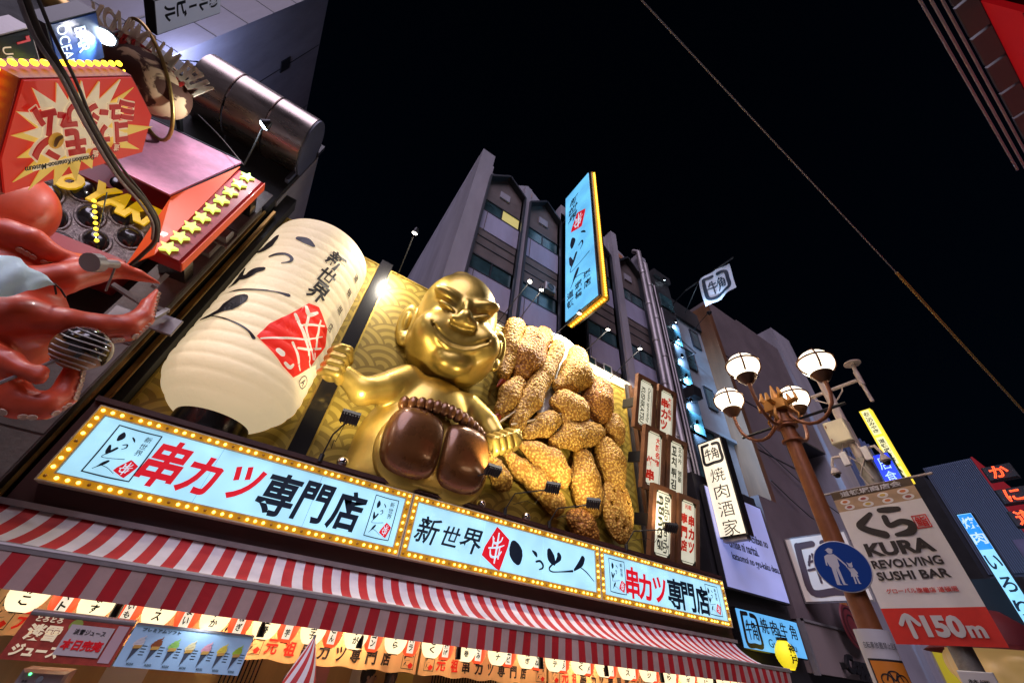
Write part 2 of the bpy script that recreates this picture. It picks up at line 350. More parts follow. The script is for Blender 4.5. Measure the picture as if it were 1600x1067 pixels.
def paint1(t, L, W, H):
    for c, x, y, m, h in (('串', 520, 248, m_red, .80), ('カ', 655, 292, m_red, .66), ('ツ', 820, 322, m_red, .62), ('専', 945, 364, m_navy, .78), ('門', 1075, 392, m_navy, .74), ('店', 1200, 424, m_navy, .78)):
        text(c, *L(*zA(x, y)), m, t, h=h, w=h * (.86 if c != '串' else .70), bold=.028, shear=.12, z=.006)
    a = L(*zA(262, 262)); logo(t, a[0] - .12, .24, .62, .80)
    a = L(*zA(1262, 498)); logo(t, a[0] + .02, .24, .52, .80)
light_sign(-3.0, 2.76, 'wide bulb framed lightbox with red and navy characters, under the paper lantern', 3, paint1)
zB = zm(600, 740, 2.759)
S2 = [[(560, 308, 34), (568, 340, 60), (575, 372, 32)], [(640, 332, 6), (652, 344, 14), (657, 354, 8)], [(655, 378, 7), (672, 376, 8), (684, 392, 9), (682, 406, 7), (668, 412, 4)],
      [(712, 334, 22), (720, 362, 36), (733, 388, 12)], [(752, 348, 16), (754, 362, 22), (738, 384, 8)], [(736, 380, 5), (712, 405, 7), (722, 421, 5), (760, 422, 4), (812, 419, 8)], [(856, 366, 22), (846, 388, 24), (820, 414, 8)], [(838, 398, 3), (870, 422, 5), (905, 464, 3)]]
def paint2(t, L, W, H):
    for s in S2: MB().stroke([(*L(*zB(p[0], p[1])), p[2] * .0066) for p in s], .006).build('brush_stroke', m_navy, t)
    for c, x, y, h in (('新', 190, 243, .56), ('世', 290, 270, .42), ('界', 374, 290, .54)): text(c, *L(*zB(x, y)), m_navy, t, h=h, w=h * 1.08, bold=.012, shear=.25)
    a = L(*zB(482, 318)); seal(t, a[0], a[1], .72, .92, .006)
light_sign(2.80, 8.43, 'bulb framed lightbox with brush lettering and a red seal, middle one over the awning', 3, paint2)
def paint3(t, L, W, H):
    for c, x, y, m, h in (('串', 1070, 468, m_red, .78), ('カ', 1125, 488, m_red, .66), ('ツ', 1190, 500, m_red, .66), ('専', 1254, 516, m_navy, .78), ('門', 1312, 530, m_navy, .76), ('店', 1372, 545, m_navy, .78)):
        text(c, *L(*zB(x, y)), m, t, h=h, w=h * (.88 if c != '串' else .70), bold=.028, shear=.08)
    a = L(*zB(975, 480)); logo(t, a[0], .24, .60, .80); a = L(*zB(1402, 580)); logo(t, a[0], .24, .62, .80)
light_sign(8.47, 14.05, 'bulb framed lightbox beside the blue yakiniku sign, farthest along the awning', 3, paint3)

# ---------------------------------------------------------------- striped awning
aw = thing('awning', 'red and white striped canvas awning over the shop front', 'awning', Matrix.Identity(4))
PT = .335; X0 = -3.4; NS = int((14.3 - X0) / (PT / 2)); y1 = -1.5
def prof(t): return (-.05 + (y1 + .05) * (t ** 1.25 * .9 + t * .1), 3.345 - .585 * (1 - (1 - t) ** 1.8))
for i in range(NS):
    xa = X0 + i * PT / 2; xb = xa + PT / 2; b = MB(); n = 10; sag = lambda x, t: .0
    sag = lambda x, t: -.035 * math.sin(math.pi * t) * abs(math.sin(math.pi * (x + 2.2) / 3.4)) - .006 * math.sin(x * 7 + t * 5)
    b.add([(x, prof(k / n)[0], prof(k / n)[1] + sag(x, k / n)) for k in range(n + 1) for x in (xa, xb)] + [(x, prof(k / n)[0], prof(k / n)[1] - .012 + sag(x, k / n)) for k in range(n + 1) for x in (xa, xb)],
          [(2 * k, 2 * k + 1, 2 * k + 3, 2 * k + 2) for k in range(n)] + [(2 * n + 2 + 2 * k, 2 * n + 4 + 2 * k, 2 * n + 5 + 2 * k, 2 * n + 3 + 2 * k) for k in range(n)])
    b.build('canvas_stripe', m_stripe_r if i % 2 else m_stripe_w, aw, smooth=1.)
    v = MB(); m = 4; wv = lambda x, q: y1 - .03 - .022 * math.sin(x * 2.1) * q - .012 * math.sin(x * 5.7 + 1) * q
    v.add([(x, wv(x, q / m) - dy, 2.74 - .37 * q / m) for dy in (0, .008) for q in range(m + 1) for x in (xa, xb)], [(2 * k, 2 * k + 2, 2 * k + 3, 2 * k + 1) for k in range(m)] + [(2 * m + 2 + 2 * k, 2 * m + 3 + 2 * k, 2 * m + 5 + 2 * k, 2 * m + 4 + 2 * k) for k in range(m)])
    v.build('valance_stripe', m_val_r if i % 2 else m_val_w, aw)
MB().box(-3.45, 14.32, -.13, -.01, 3.33, 3.41).build('awning_case', m_rail, aw)
MB().tube([(X0, y1, 2.775), (14.3, y1, 2.775)], .035, 10).box(X0, 14.3, y1 - .05, y1 + .03, 2.72, 2.76).build('front_bar', m_rail, aw)
for x in (-2.2, 1.2, 4.8, 8.4, 12.2): MB().tube([(x, -.2, 2.98), (x + .35, -.8, 2.74), (x, -1.44, 2.70)], .022, 6).build('arm', m_rail, aw)
# ---------------------------------------------------------------- giant paper lantern
LC = Vector((-1.64, 1.0)); LR = 1.39
m_paper = M('lit_lantern_paper', (.80, .66, .42), .6, emit=(1., .78, .47), es=.50, bump=.35, bscale=5, sample=False)
lan = thing('paper_lantern', 'giant cream paper lantern with black brush lettering and a red seal', 'lantern', (LC.x, LC.y, 0))
def lr(h):
    t = (h - 5.6) / (11.95 - 5.6); e = .62 + .38 * math.sin(math.pi * min(max(t / .34, 0), 1) / 2) if t < .17 else 1
    r = LR * (1 - .50 * max(0, 1 - t / .17) ** 2.3) * (1 - .42 * max(0, (t - .88) / .12) ** 2.4)
    return r + .028 * abs(math.sin(math.pi * (h - 5.6) / .30)) ** .7 * (1.0 if t < .45 else .45)
hs = [5.6 + .0375 * k for k in range(int(6.35 / .0375) + 1)]
MB().lathe([(lr(h), h) for h in hs] + [(.6, 12.02), (.02, 12.05)], seg=72).build('paper_body', m_paper, lan, smooth=1.2)
MB().lathe([(0, 5.12), (.68, 5.12), (.72, 5.2), (.72, 5.64), (.66, 5.72), (0, 5.72)], seg=48).build('base_ring', m_black, lan, smooth=.6)
zC = zm(180, 320, 2.32)
def cyl(px, py):
    d = ray(px, py); o = CAM - Vector((LC.x, LC.y, 0)); r = LR
    a = d.x ** 2 + d.y ** 2; b = 2 * (o.x * d.x + o.y * d.y); c = o.x ** 2 + o.y ** 2 - r * r; D = max(b * b - 4 * a * c, 0); t = (-b - math.sqrt(D)) / 2 / a
    p = o + d * t; return math.atan2(p.x, -p.y) * LR, p.z
def wrap(u, v, z=0): a = u / LR; r = lr(v) + .012 + z; return (r * math.sin(a), -r * math.cos(a), v)
LS = [[(588, 118, 12), (568, 138, 26), (545, 160, 30), (520, 172, 12)], [(665, 124, 12), (692, 133, 20), (716, 150, 10)], [(562, 190, 6), (590, 181, 10), (622, 182, 8), (640, 196, 7), (634, 208, 6), (604, 213, 3)],
      [(532, 236, 16), (505, 243, 22), (478, 262, 20), (452, 268, 14)], [(470, 236, 8), (455, 262, 16), (440, 282, 16), (418, 300, 8)], [(395, 328, 2), (450, 312, 4), (520, 312, 4), (590, 320, 5), (626, 330, 9)], [(462, 342, 22), (432, 358, 36), (398, 378, 22), (350, 405, 9), (314, 420, 3)], [(350, 407, 2), (400, 415, 3), (450, 437, 4), (485, 462, 4), (502, 485, 6)]]
for s in LS:
    q = []
    for x, y, wd in s: u, v = cyl(*zC(x, y)); q.append((u, v, wd * .0118))
    MB().stroke(q).map(wrap).build('brush_stroke', m_ink, lan)
for c, x, y, h in (('新', 800, 207, .66), ('世', 768, 262, .56), ('界', 735, 318, .62)): u, v = cyl(*zC(x, y)); text(c, u, v, m_ink, lan, h=h, w=h * .8, bold=.022, shear=.15, z=0, res=2, fn=wrap)
for c, x, y in (('道', 872, 266), ('頓', 846, 320), ('堀', 812, 382), ('店', 778, 446)): u, v = cyl(*zC(x, y)); text(c, u, v, m_ink, lan, h=.26, w=.2, z=0, res=2, fn=wrap)
m_sealred = M('seal_red', (.75, .03, .02), .5, emit=(1, .03, .015), es=.5, sample=False)
SP = [(512, 478), (560, 432), (640, 393), (700, 358), (736, 372), (764, 450), (756, 515), (700, 590), (642, 626), (604, 585), (530, 495)]
b = MB(); cen = cyl(*zC(645, 490)); pts = [cyl(*zC(*p)) for p in SP]; N = 12; vs = []
for i, p in enumerate(pts):
    q = pts[(i + 1) % len(pts)]
    for e in range(4):
        ed = (p[0] + (q[0] - p[0]) * e / 4, p[1] + (q[1] - p[1]) * e / 4)
        for k in range(N + 1): vs.append((cen[0] + (ed[0] - cen[0]) * k / N, cen[1] + (ed[1] - cen[1]) * k / N, .002))
nn = len(pts) * 4
b.add(vs, [(i * (N + 1) + k, i * (N + 1) + k + 1, ((i + 1) % nn) * (N + 1) + k + 1, ((i + 1) % nn) * (N + 1) + k) for i in range(nn) for k in range(N)])
b.map(wrap).build('red_seal', m_sealred, lan)
m_white = M('white_print', (.8, .76, .68), .5, emit=(1, .85, .6), es=.45, sample=False)
SW = [[(528, 487, 4), (600, 484, 6), (690, 488, 5), (745, 478, 3)], [(690, 372, 10), (700, 400, 12), (730, 392, 8)], [(650, 400, 8), (668, 440, 10), (690, 500, 9), (700, 585, 5)], [(700, 400, 8), (690, 460, 7), (712, 560, 5)], [(740, 420, 5), (728, 480, 8), (716, 560, 5)], [(664, 440, 5), (700, 436, 7), (752, 440, 5)], [(640, 500, 6), (655, 540, 8), (664, 600, 4)], [(660, 520, 6), (700, 525, 7), (740, 520, 5)], [(590, 530, 14), (602, 540, 16)], [(612, 575, 8), (628, 590, 10), (640, 580, 6)]]
b = MB()
for s in SW:
    q = []
    for x, y, wd in s: u, v = cyl(*zC(x, y)); q.append((u, v, wd * .009))
    b.stroke(q, z=.006)
b.map(wrap).build('seal_stroke', m_white, lan)
b = MB(); c0 = cyl(*zC(677, 643)); b.stroke([(c0[0] + .15 * math.cos(a), c0[1] + .15 * math.sin(a), .022) for a in (k * math.pi / 8 for k in range(17))], z=.002); text('A', c0[0], c0[1], None, lan, h=.15, z=.002, mb=b); b.map(wrap).build('round_mark', m_ink, lan)

# ---------------------------------------------------------------- golden statue
st = thing('golden_statue', 'giant golden statue of a smiling chubby child with folded brown boots', 'statue', (3.0, 0, 0))
def Rz(a, ax='Y'): return Matrix.Rotation(rad(a), 3, ax)
def head_f(P):
    x, y, z = P[..., 0], P[..., 1], P[..., 2]
    # local axes: x to the statue's side, y into the wall, z up, centred on the head
    d = ell(P, (0, .15, .38), (1.40, 1.35, 1.50)); d = smin(d, ell(P, (0, -.1, -.75), (1.50, 1.32, 1.02)), .5)
    for s in (-1, 1):
        d = smin(d, ell(P, (s * .82, -.95, -.62), (.58, .52, .50)), .30)                    # cheeks
        d = smin(d, ell(P, (s * .62, -1.02, .50), (.52, .30, .20), Rz(-s * 14)), .16)         # brow
        d = smax(d, -ell(P, (s * .60, -1.46, .16), (.44, .30, .13), Rz(-s * 24)), .12)       # eye hollow
        d = smin(d, ell(P, (s * .58, -1.14, .10), (.32, .18, .07), Rz(-s * 22)), .05)         # eyelid
        d = smin(d, ell(P, (s * .28, -1.52, -.34), (.17, .16, .13)), .10)                     # nostril wing
        # ears
        e = ell(P, (s * 1.58, .12, -.22), (.36, .20, .66)); e = smax(e, -ell(P, (s * 1.68, -.14, -.16), (.25, .18, .46)), .07)
        e = smin(e, ell(P, (s * 1.64, .02, -.2), (.12, .16, .30)), .06); e = smin(e, ell(P, (s * 1.55, .02, -.74), (.22, .18, .22)), .1)
        d = smin(d, e, .07)
    d = smin(d, ell(P, (0, -1.50, -.22), (.22, .28, .26)), .16)                               # nose
    d = smin(d, ell(P, (0, -1.20, .15), (.13, .2, .3)), .2)
    d = smin(d, ell(P, (0, -1.12, -1.38), (.52, .36, .30)), .25)                              # chin
    # wide smile: a groove that follows a curve, and lips that swell beside it
    m = [(s_ * 1.02, -1.30 if abs(s_) > .9 else -1.44, -.98 + .50 * s_ * s_) for s_ in (-1, -.8, -.5, -.2, .2, .5, .8, 1)]
    lower = [(p[0] * .94, p[1] + .06, p[2] - .13) for p in m]; upper = [(p[0] * .94, p[1] + .10, p[2] + .12) for p in m]
    d = smin(d, chain(P, lower, [.03, .06, .08, .09, .09, .08, .06, .03]), .07); d = smin(d, chain(P, upper, [.02, .04, .06, .06, .06, .06, .04, .02]), .07)
    d = smax(d, -chain(P, m, [.055] * 8), .035)
    for s in (-1, 1):
        d = smax(d, -chain(P, [(s * .36, -1.55, -.48), (s * .72, -1.50, -.86)], [.03, .045]), .08)
    d = smin(d, ell(P, (-.15, .2, 1.72), (.5, .42, .34)), .08)                                # the little tuft
    return d
hs_ = head_f
B = sdf_mesh(head_f, (-2.1, -2.0, -2.1), (2.1, 1.7, 2.2), .045)
hd = B.build('head', m_gold, st, smooth=3.2); hd.location = (-.02, .38, 10.55); hd.rotation_euler = (rad(15), rad(-2), rad(-11)); hd.scale = (.97, 1.0, 1.14)
def body_f(P):
    d = ell(P, (-.02, .95, 6.15), (1.76, 1.20, 2.05)); d = smin(d, ell(P, (-.0, .80, 7.7), (1.30, .85, .95)), .5); d = smin(d, ell(P, (0, 1.0, 5.2), (1.82, 1.0, .9)), .4)
    # arm that grips the post
    d = smin(d, chain(P, [(-1.0, .55, 8.1), (-1.55, .35, 7.55), (-2.05, .28, 7.18)], [.50, .42, .34]), .20)
    d = smin(d, chain(P, [(-2.05, .28, 7.18), (-2.62, .22, 7.42)], [.35, .25]), .12)
    d = smin(d, chain(P, [(1.0, .55, 8.0), (1.62, .3, 7.6), (1.80, .1, 7.25)], [.48, .38, .32]), .2)
    d = smax(d, -chain(P, [(-.95, -.42, 8.2), (-1.30, -.25, 7.4), (-1.5, -.2, 6.6)], [.03, .035, .03]), .05)
    return smax(smax(d, P[..., 1] - 1.05, .02), 5.15 - P[..., 2], .02)
bd = sdf_mesh(body_f, (-3.0, -1.1, 4.6), (2.4, 1.15, 8.9), .055).build('body', m_gold, st, smooth=3.2)
def fist(P, s):
    d = ell(P, (0, .02, 0), (.26, .24, .33))
    for i in range(4):
        zz = .30 - i * .19; d = smin(d, chain(P, [(s * .20, -.10, zz), (s * .02, -.36, zz - .01), (-s * .20, -.30, zz - .02), (-s * .24, -.12, zz - .02)], [.105, .11, .10, .085]), .035)
    d = smin(d, chain(P, [(s * .2, -.05, .30), (s * .05, -.30, .42), (-s * .14, -.36, .36)], [.12, .11, .09]), .04); return d
for s, c, r, l in ((1, (-2.92, .28, 7.50), (0, 0, rad(12)), 'golden fist closed round the black post'), (-1, (1.92, -.10, 6.95), (0, rad(60), rad(-10)), 'golden fist holding the skewer sticks')):
    h = sdf_mesh(lambda P: fist(P, s), (-.5, -.6, -.62), (.5, .42, .68), .028).build('hand', m_gold, st, smooth=3.2, label=l); h.location = c; h.rotation_euler = r; h.scale = (1.12, 1.12, 1.12)
def boot(P, s):
    q = np.abs(P - np.array((s * .68, -.02, 6.17))) - np.array((.34, .08, .44)); d = np.sqrt((np.maximum(q, 0) ** 2).sum(-1)) + np.minimum(q.max(-1), 0) - .42; d = .45 * d + .55 * ell(P, (s * .66, -.08, 6.15), (.82, .50, .95))
    return smax(d, .012 - s * (P[..., 0] - .02), .12)
for s in (-1, 1):
    b = sdf_mesh(lambda P: boot(P, s), (-1.7, -1.0, 4.8), (1.7, .5, 7.3), .05).build('boot', m_brown, st, smooth=3.2); b.location = (.16, -.0, .0)
    r = sdf_mesh(lambda P: smax(ell(P, (s * .66, .06, 6.02), (.90, .34, 1.04)), .0 - s * P[..., 0], .1), (-1.8, -.6, 4.7), (1.8, .6, 7.3), .06).build('boot_rim', m_gold, st, smooth=3.2); r.location = (.16, .0, -.02)
for i in range(13):
    q = i / 12; x = -1.02 + 2.42 * q; z = 7.16 + .14 * math.sin(math.pi * q) - .16 * q
    MB().sphere((0, 0, 0), .17, 14, (.9, .9, 1.25)).build('belt_bead', m_brown, st, smooth=3.2, loc=(x + .02, -.30 + .35 * (2 * q - 1) ** 2, z))

# ---------------------------------------------------------------- fried skewers
def crumb(name, a, b):
    m = M(name, a, .62, spec=.4); n = m.node_tree; L = n.links.new; bs = n.nodes['Principled BSDF']; tc = n.nodes.new('ShaderNodeTexCoord')
    v = n.nodes.new('ShaderNodeTexVoronoi'); v.inputs['Scale'].default_value = 12; v.inputs['Randomness'].default_value = 1; L(tc.outputs['Object'], v.inputs['Vector'])
    r = n.nodes.new('ShaderNodeValToRGB'); r.color_ramp.elements[0].color = (*[c * 1.15 for c in a], 1); r.color_ramp.elements[1].color = (*b, 1); r.color_ramp.elements[0].position = .12; r.color_ramp.elements[1].position = .62
    L(v.outputs['Distance'], r.inputs[0]); L(r.outputs[0], bs.inputs['Base Color'])
    bp = n.nodes.new('ShaderNodeBump'); bp.invert = True; bp.inputs['Strength'].default_value = .9; bp.inputs['Distance'].default_value = .05; L(v.outputs['Distance'], bp.inputs['Height']); L(bp.outputs[0], bs.inputs['Normal']); return m
m_cr = [crumb('golden_crumb', (.78, .48, .09), (.33, .15, .016)), crumb('deep_crumb', (.74, .37, .06), (.28, .10, .012)), crumb('pale_crumb', (.80, .50, .10), (.38, .17, .02))]
m_tail = M('prawn_tail_red', (.42, .06, .02), .4); m_stick = M('skewer_wood', (.5, .38, .22), .6)
z3_ = zm(740, 480, 5.335); z4_ = zm(740, 660, 5.335)
FOOD = [ # drawing, nodes (x, y, half width), crumb, label, depth
 (z3_, [(352, 165, 70), (320, 330, 70), (258, 560, 52)], 0, 'fried prawn behind the statue head, topmost of the skewers', .75, 'p'),
 (z3_, [(585, 240, 62), (500, 290, 100), (440, 430, 128), (395, 540, 80)], 1, 'deep orange fried cutlet with two lobes above the middle skewers', .80, ''),
 (z3_, [(368, 640, 66), (300, 740, 88), (230, 860, 62)], 2, 'fried prawn with a red tail just above the golden fist', .70, 'p'),
 (z3_, [(710, 330, 48), (600, 540, 62), (480, 760, 84), (350, 985, 62)], 0, 'long slender fried asparagus running down to the golden fist', .62, ''),
 (z3_, [(872, 410, 66), (860, 560, 108), (790, 620, 80), (710, 655, 50)], 0, 'broad triangular fried piece under the tall blade sign', .72, ''),
 (z3_, [(1045, 690, 88), (1030, 800, 112), (1035, 880, 72)], 1, 'round brown fried patty at the upper edge of the white dish', .74, ''),
 (z3_, [(680, 800, 48), (770, 810, 100), (830, 860, 110), (770, 950, 50)], 2, 'knobbly fried meatballs piece in the middle of the skewers', .66, ''),
 (z3_, [(660, 940, 72), (570, 990, 82), (460, 1050, 64)], 0, 'small fried croquette beside the stick above the longest roll', .64, ''),
 (z3_, [(1165, 960, 66), (1175, 1020, 76), (1205, 1080, 50)], 2, 'small round fried ball by the wooden name boards', .72, ''),
 (z4_, [(670, 160, 44), (810, 120, 92), (930, 95, 88), (1040, 75, 52)], 0, 'fried piece lying crosswise to the right of the sticks', .62, ''),
 (z4_, [(400, 190, 38), (540, 260, 92), (650, 340, 112), (720, 430, 84), (742, 500, 46)], 2, 'big fried roll on the thick pale stick next to the golden fist', .58, 's'),
 (z4_, [(270, 235, 34), (390, 380, 84), (530, 500, 100), (680, 660, 96)], 2, 'long fried fillet slanting down behind the floodlights', .66, ''),
 (z4_, [(830, 800, 70), (910, 860, 110), (960, 930, 90)], 1, 'browned fried piece lowest of all behind a floodlight', .74, ''),
 (z4_, [(125, 270, 46), (175, 370, 72), (232, 480, 100)], 0, 'pear shaped fried piece under the golden fist', .62, ''),
 (z4_, [(915, 310, 78), (925, 470, 118), (960, 620, 112), (1000, 730, 62)], 0, 'tall fried oval left of the lotus root slice', .66, ''),
 (z4_, [(1105, 215, 80), (1140, 320, 112), (1165, 430, 96)], 0, 'squarish fried piece right above the lotus root slice', .68, ''),
]
def food(zf, nodes, mi, label, y, kind):
    pts = []; rs = []
    for x, yy, r in nodes:
        p = PY(*zf(x, yy), y); q = PY(*zf(x + r * .75, yy - r * .66), y); pts.append(p); rs.append((q - p).length * .83)
    c = sum(pts, Vector()) / len(pts)
    t = thing('fried_skewer', label, 'fried skewer', c, 'giant fried skewers on the gold board')
    L = [tuple(p - c) for p in pts]
    def f(P):
        Q = P * np.array([1, 1.35, 1]); d = None
        for i in range(len(L) - 1): e = cap(Q, L[i], L[i + 1], rs[i], rs[i + 1]); d = e if d is None else smin(d, e, .12)
        x, y_, z = P[..., 0] + c.x, P[..., 1], P[..., 2] + c.z
        n = np.sin(19 * x + 2 * np.sin(13 * z)) * np.sin(21 * z + 2.2 * np.sin(17 * x + 9 * y_)) * np.sin(17 * y_ + 3 * x) + .6 * np.sin(41 * x + 3 * z + 2 * np.sin(23 * z)) * np.sin(37 * z - 4 * y_ + 2 * np.sin(29 * x))
        return d * .8 + .026 * n + .02 * np.sin(5 * x + 3 * z)
    R = max(rs) + .15; lo = [min(p[i] for p in L) - R for i in range(3)]; hi = [max(p[i] for p in L) + R for i in range(3)]; lo[1] = -R * .8; hi[1] = R * .8
    sdf_mesh(f, lo, hi, .045).build('crust', m_cr[mi], t, smooth=3.2)
    if kind == 'p':
        d = (pts[-1] - pts[-2]).normalized(); e = pts[-1] + d * rs[-1] * .8 - c
        for s in (-1, 1): MB().tube([e, e + d * .2 + Vector((s * .08, 0, 0)), e + d * .42 + Vector((s * .16, 0, 0))], [.10, .09, .03], 8).build('prawn_tail', m_tail, t, smooth=1)
    if kind == 's':
        d = (pts[0] - pts[1]).normalized(); e = pts[0] - c; MB().tube([e, e + d * .95], .085, 10).build('stick', m_stick, t, smooth=1)
for a in FOOD: food(*a)
# lotus root slice
c = PY(*z4_(1200, 715), .68); lt = thing('lotus_root_slice', 'fried lotus root slice with round holes, lowest right of the skewers', 'fried lotus root', c, 'giant fried skewers on the gold board')
def lot(P):
    q = P.copy(); d = ell(q, (0, 0, 0), (.72, .26, 1.12)); x, z = P[..., 0], P[..., 2]
    for k in range(7):
        a = k * 2 * math.pi / 7 + .4; hx, hz = .40 * math.cos(a), .62 * math.sin(a); d = smax(d, .075 - np.sqrt((x - hx) ** 2 + (z - hz) ** 2), .04)
    n = np.sin(19 * x + 2 * np.sin(13 * z)) * np.sin(21 * z + 2.2 * np.sin(17 * x)) + .6 * np.sin(41 * x) * np.sin(37 * z + 2 * np.sin(29 * x)); return d + .014 * n
sdf_mesh(lot, (-.95, -.45, -1.35), (.95, .45, 1.35), .04).build('crust', m_cr[2], lt, smooth=3.2)
# white dish behind the food
p = PY(876, 598, .98); dt = thing('serving_dish', 'big white dish standing behind the fried skewers', 'dish', FY((p.x, .98, p.z)))
MB().lathe([(0, .02), (2.0, .02), (2.45, .14), (2.52, .12), (2.02, 0), (0, 0)], seg=64).map(lambda x, y, z: (x * .74, y * .95, z)).build('dish_body', M('white_glaze', (.8, .8, .78), .3), dt, smooth=.6)
for nodes in ([(290, 130), (372, 175)], [(280, 100), (420, 108)]):
    a, b_ = (PY(*z4_(*q), .55) for q in nodes)
for k, (u, v) in enumerate((((180, 25), (640, -300)), ((310, 20), (960, -120)))):
    a = PY(*z4_(*u), .45); b_ = PY(*z4_(*v), .72); s_ = thing('skewer_stick', ['long wooden stick between the prawn and the asparagus', 'wooden stick that runs up to the round patty'][k], 'skewer stick', a, 'wooden skewer sticks'); MB().tube([(0, 0, 0), b_ - a], .035, 8).build('shaft', m_stick, s_, smooth=1)

# ---------------------------------------------------------------- floodlights on the fascia
m_lens = Em('lamp_glass', (1., .93, .8), 6, sample=False); m_lensb = Em('cool_lamp_glass', (.75, .9, 1.), 30, sample=False)
def spot(name, o, loc_, target, watt, color, size=100, blend=.6, parent=None, radius=.06):
    l = bpy.data.lights.new(name, 'SPOT'); l.energy = watt; l.color = color; l.spot_size = rad(size); l.spot_blend = blend; l.shadow_soft_size = radius
    ob = bpy.data.objects.new(name, l); COL.objects.link(ob); ob.rotation_euler = (Vector(target) - Vector(loc_)).to_track_quat('-Z', 'Y').to_euler(); ob.location = loc_
    return ob
def flood(b_, h_, label, watt=260, aim=None):
    b_ = Vector(b_); h_ = Vector(h_); t = thing('floodlight', label, 'floodlight', b_, 'floodlights on arms above the lightbox signs')
    d = h_ - b_; k = Vector((d.x * .12, d.y * .3, d.z * .62))
    MB().tube([(0, 0, -.05), (0, 0, .12)], .05, 8).tube([(0, 0, .1), k, d * .85, d], .018, 6).build('arm', m_dark, t, smooth=1)
    MB().tube([d * .8, d * .62 + Vector((0, 0, -.22)), d * .45, k * .5 + Vector((.1, 0, 0))], .008, 5).build('cable', m_black, t, smooth=1)
    aim = Vector(aim); n = (aim - h_).normalized(); F = frame(d, n, (0, 0, 1) if abs(n.z) < .95 else (0, 1, 0))
    hd = MB().box(-.19, .19, -.14, .14, -.10, 0)
    for i in range(6): hd.box(-.17 + i * .06, -.15 + i * .06, -.13, .13, -.16, -.10)
    hd.map(lambda x, y, z: F @ Vector((x, y, z))).build('lamp_head', m_dark, t)
    MB().box(-.17, .17, -.12, .12, .002, .012).map(lambda x, y, z: F @ Vector((x, y, z))).build('lamp_glass', m_lens, t)
    spot('floodlight_beam', t, h_ + n * .06, aim, watt, (1., .84, .55), 130, .8); return t
FL = [((.63, -.05, 5.17), (.80, -.75, 6.0), (1.0, 1, 9.0), 'floodlight on a bent arm left of the golden statue', 300), ((3.9, -.05, 5.17), (4.45, -.75, 5.9), (4.6, 1, 9.0), 'floodlight whose head overlaps the right side of the brown boots', 260),
      ((5.35, -.05, 5.17), (6.3, -.8, 5.95), (7.0, .9, 9.0), 'floodlight standing between the two right chrome balls', 170), ((6.8, -.05, 5.17), (7.75, -.8, 5.9), (8.8, .9, 9.2), 'floodlight in front of the lowest fried piece', 230), ((9.75, -.05, 5.17), (11.0, -.8, 5.95), (11.8, .8, 8.5), 'floodlight reaching over to the wooden name boards', 170)]
for b_, h_, a_, l_, w_ in FL: flood(b_, h_, l_, w_, a_)
for i, (p, l_) in enumerate((((1.12, .3, 5.36), 'chrome ball left of the golden statue'), ((4.8, .3, 5.33), 'chrome ball right of the brown boots'), ((6.25, .3, 5.34), 'chrome ball between two floodlights'))):
    tb = thing('mirror_ball', l_, 'chrome ball', p, 'chrome balls on the fascia ledge'); MB().sphere((0, 0, 0), .13, 20).build('ball', m_chrome, tb, smooth=3); MB().lathe([(.05, -.19), (.05, -.12)], seg=10).build('foot', m_dark, tb)
# ---------------------------------------------------------------- gabled building behind the boards
m_lilac = M('grey_render', (.33, .30, .34), .75, vary=.28, vscale=.7, streak=-.25); m_spand = M('bluelit_panel', (.37, .34, .47), .65, vary=.25, vscale=.8, streak=-.25); m_brownwall = M('brown_panel', (.13, .095, .085), .6, vary=.4, vscale=1.3)  # spandrel lavender: the blade sign's blue light is put into the colour
m_frame = M('dark_frame', (.03, .035, .045), .4, .3); m_glass = M('window_glass', (.05, .11, .12), .2, .2, spec=.8, vary=.5, vscale=1.5); m_litwin = M('lit_window', (.3, .28, .12), .4, emit=(.85, .70, .22), es=.55, vary=.3)  # glass teal: dim room light and reflections are put into the base colour
m_conc = M('concrete', (.22, .195, .185), .8, vary=.4, vscale=.9, bump=.3, bscale=10); m_orangep = M('orange_lit_vent', (.5, .22, .12), .7)  # small vent squares: the orange light on them is put into the colour
gb = thing('gabled_building', 'grey lilac building with gabled window bays rising behind the gold boards', 'building', Matrix.Identity(4))
YB = 1.6
MB().box(2.28, 16.3, YB + .55, 17, 0, 25.0).build('wall', m_lilac, gb)
MB().box(2.28, 3.12, YB, YB + .55, 0, 25.9).build('fin_wall', m_lilac, gb)
MB().box(2.27, 2.60, YB + .55, 17, 25.0, 25.9).build('side_parapet', m_lilac, gb)
bays = [(3.2, 5.5), (5.98, 8.22), (10.1, 12.42), (13.15, 15.3)]
prev = 3.12
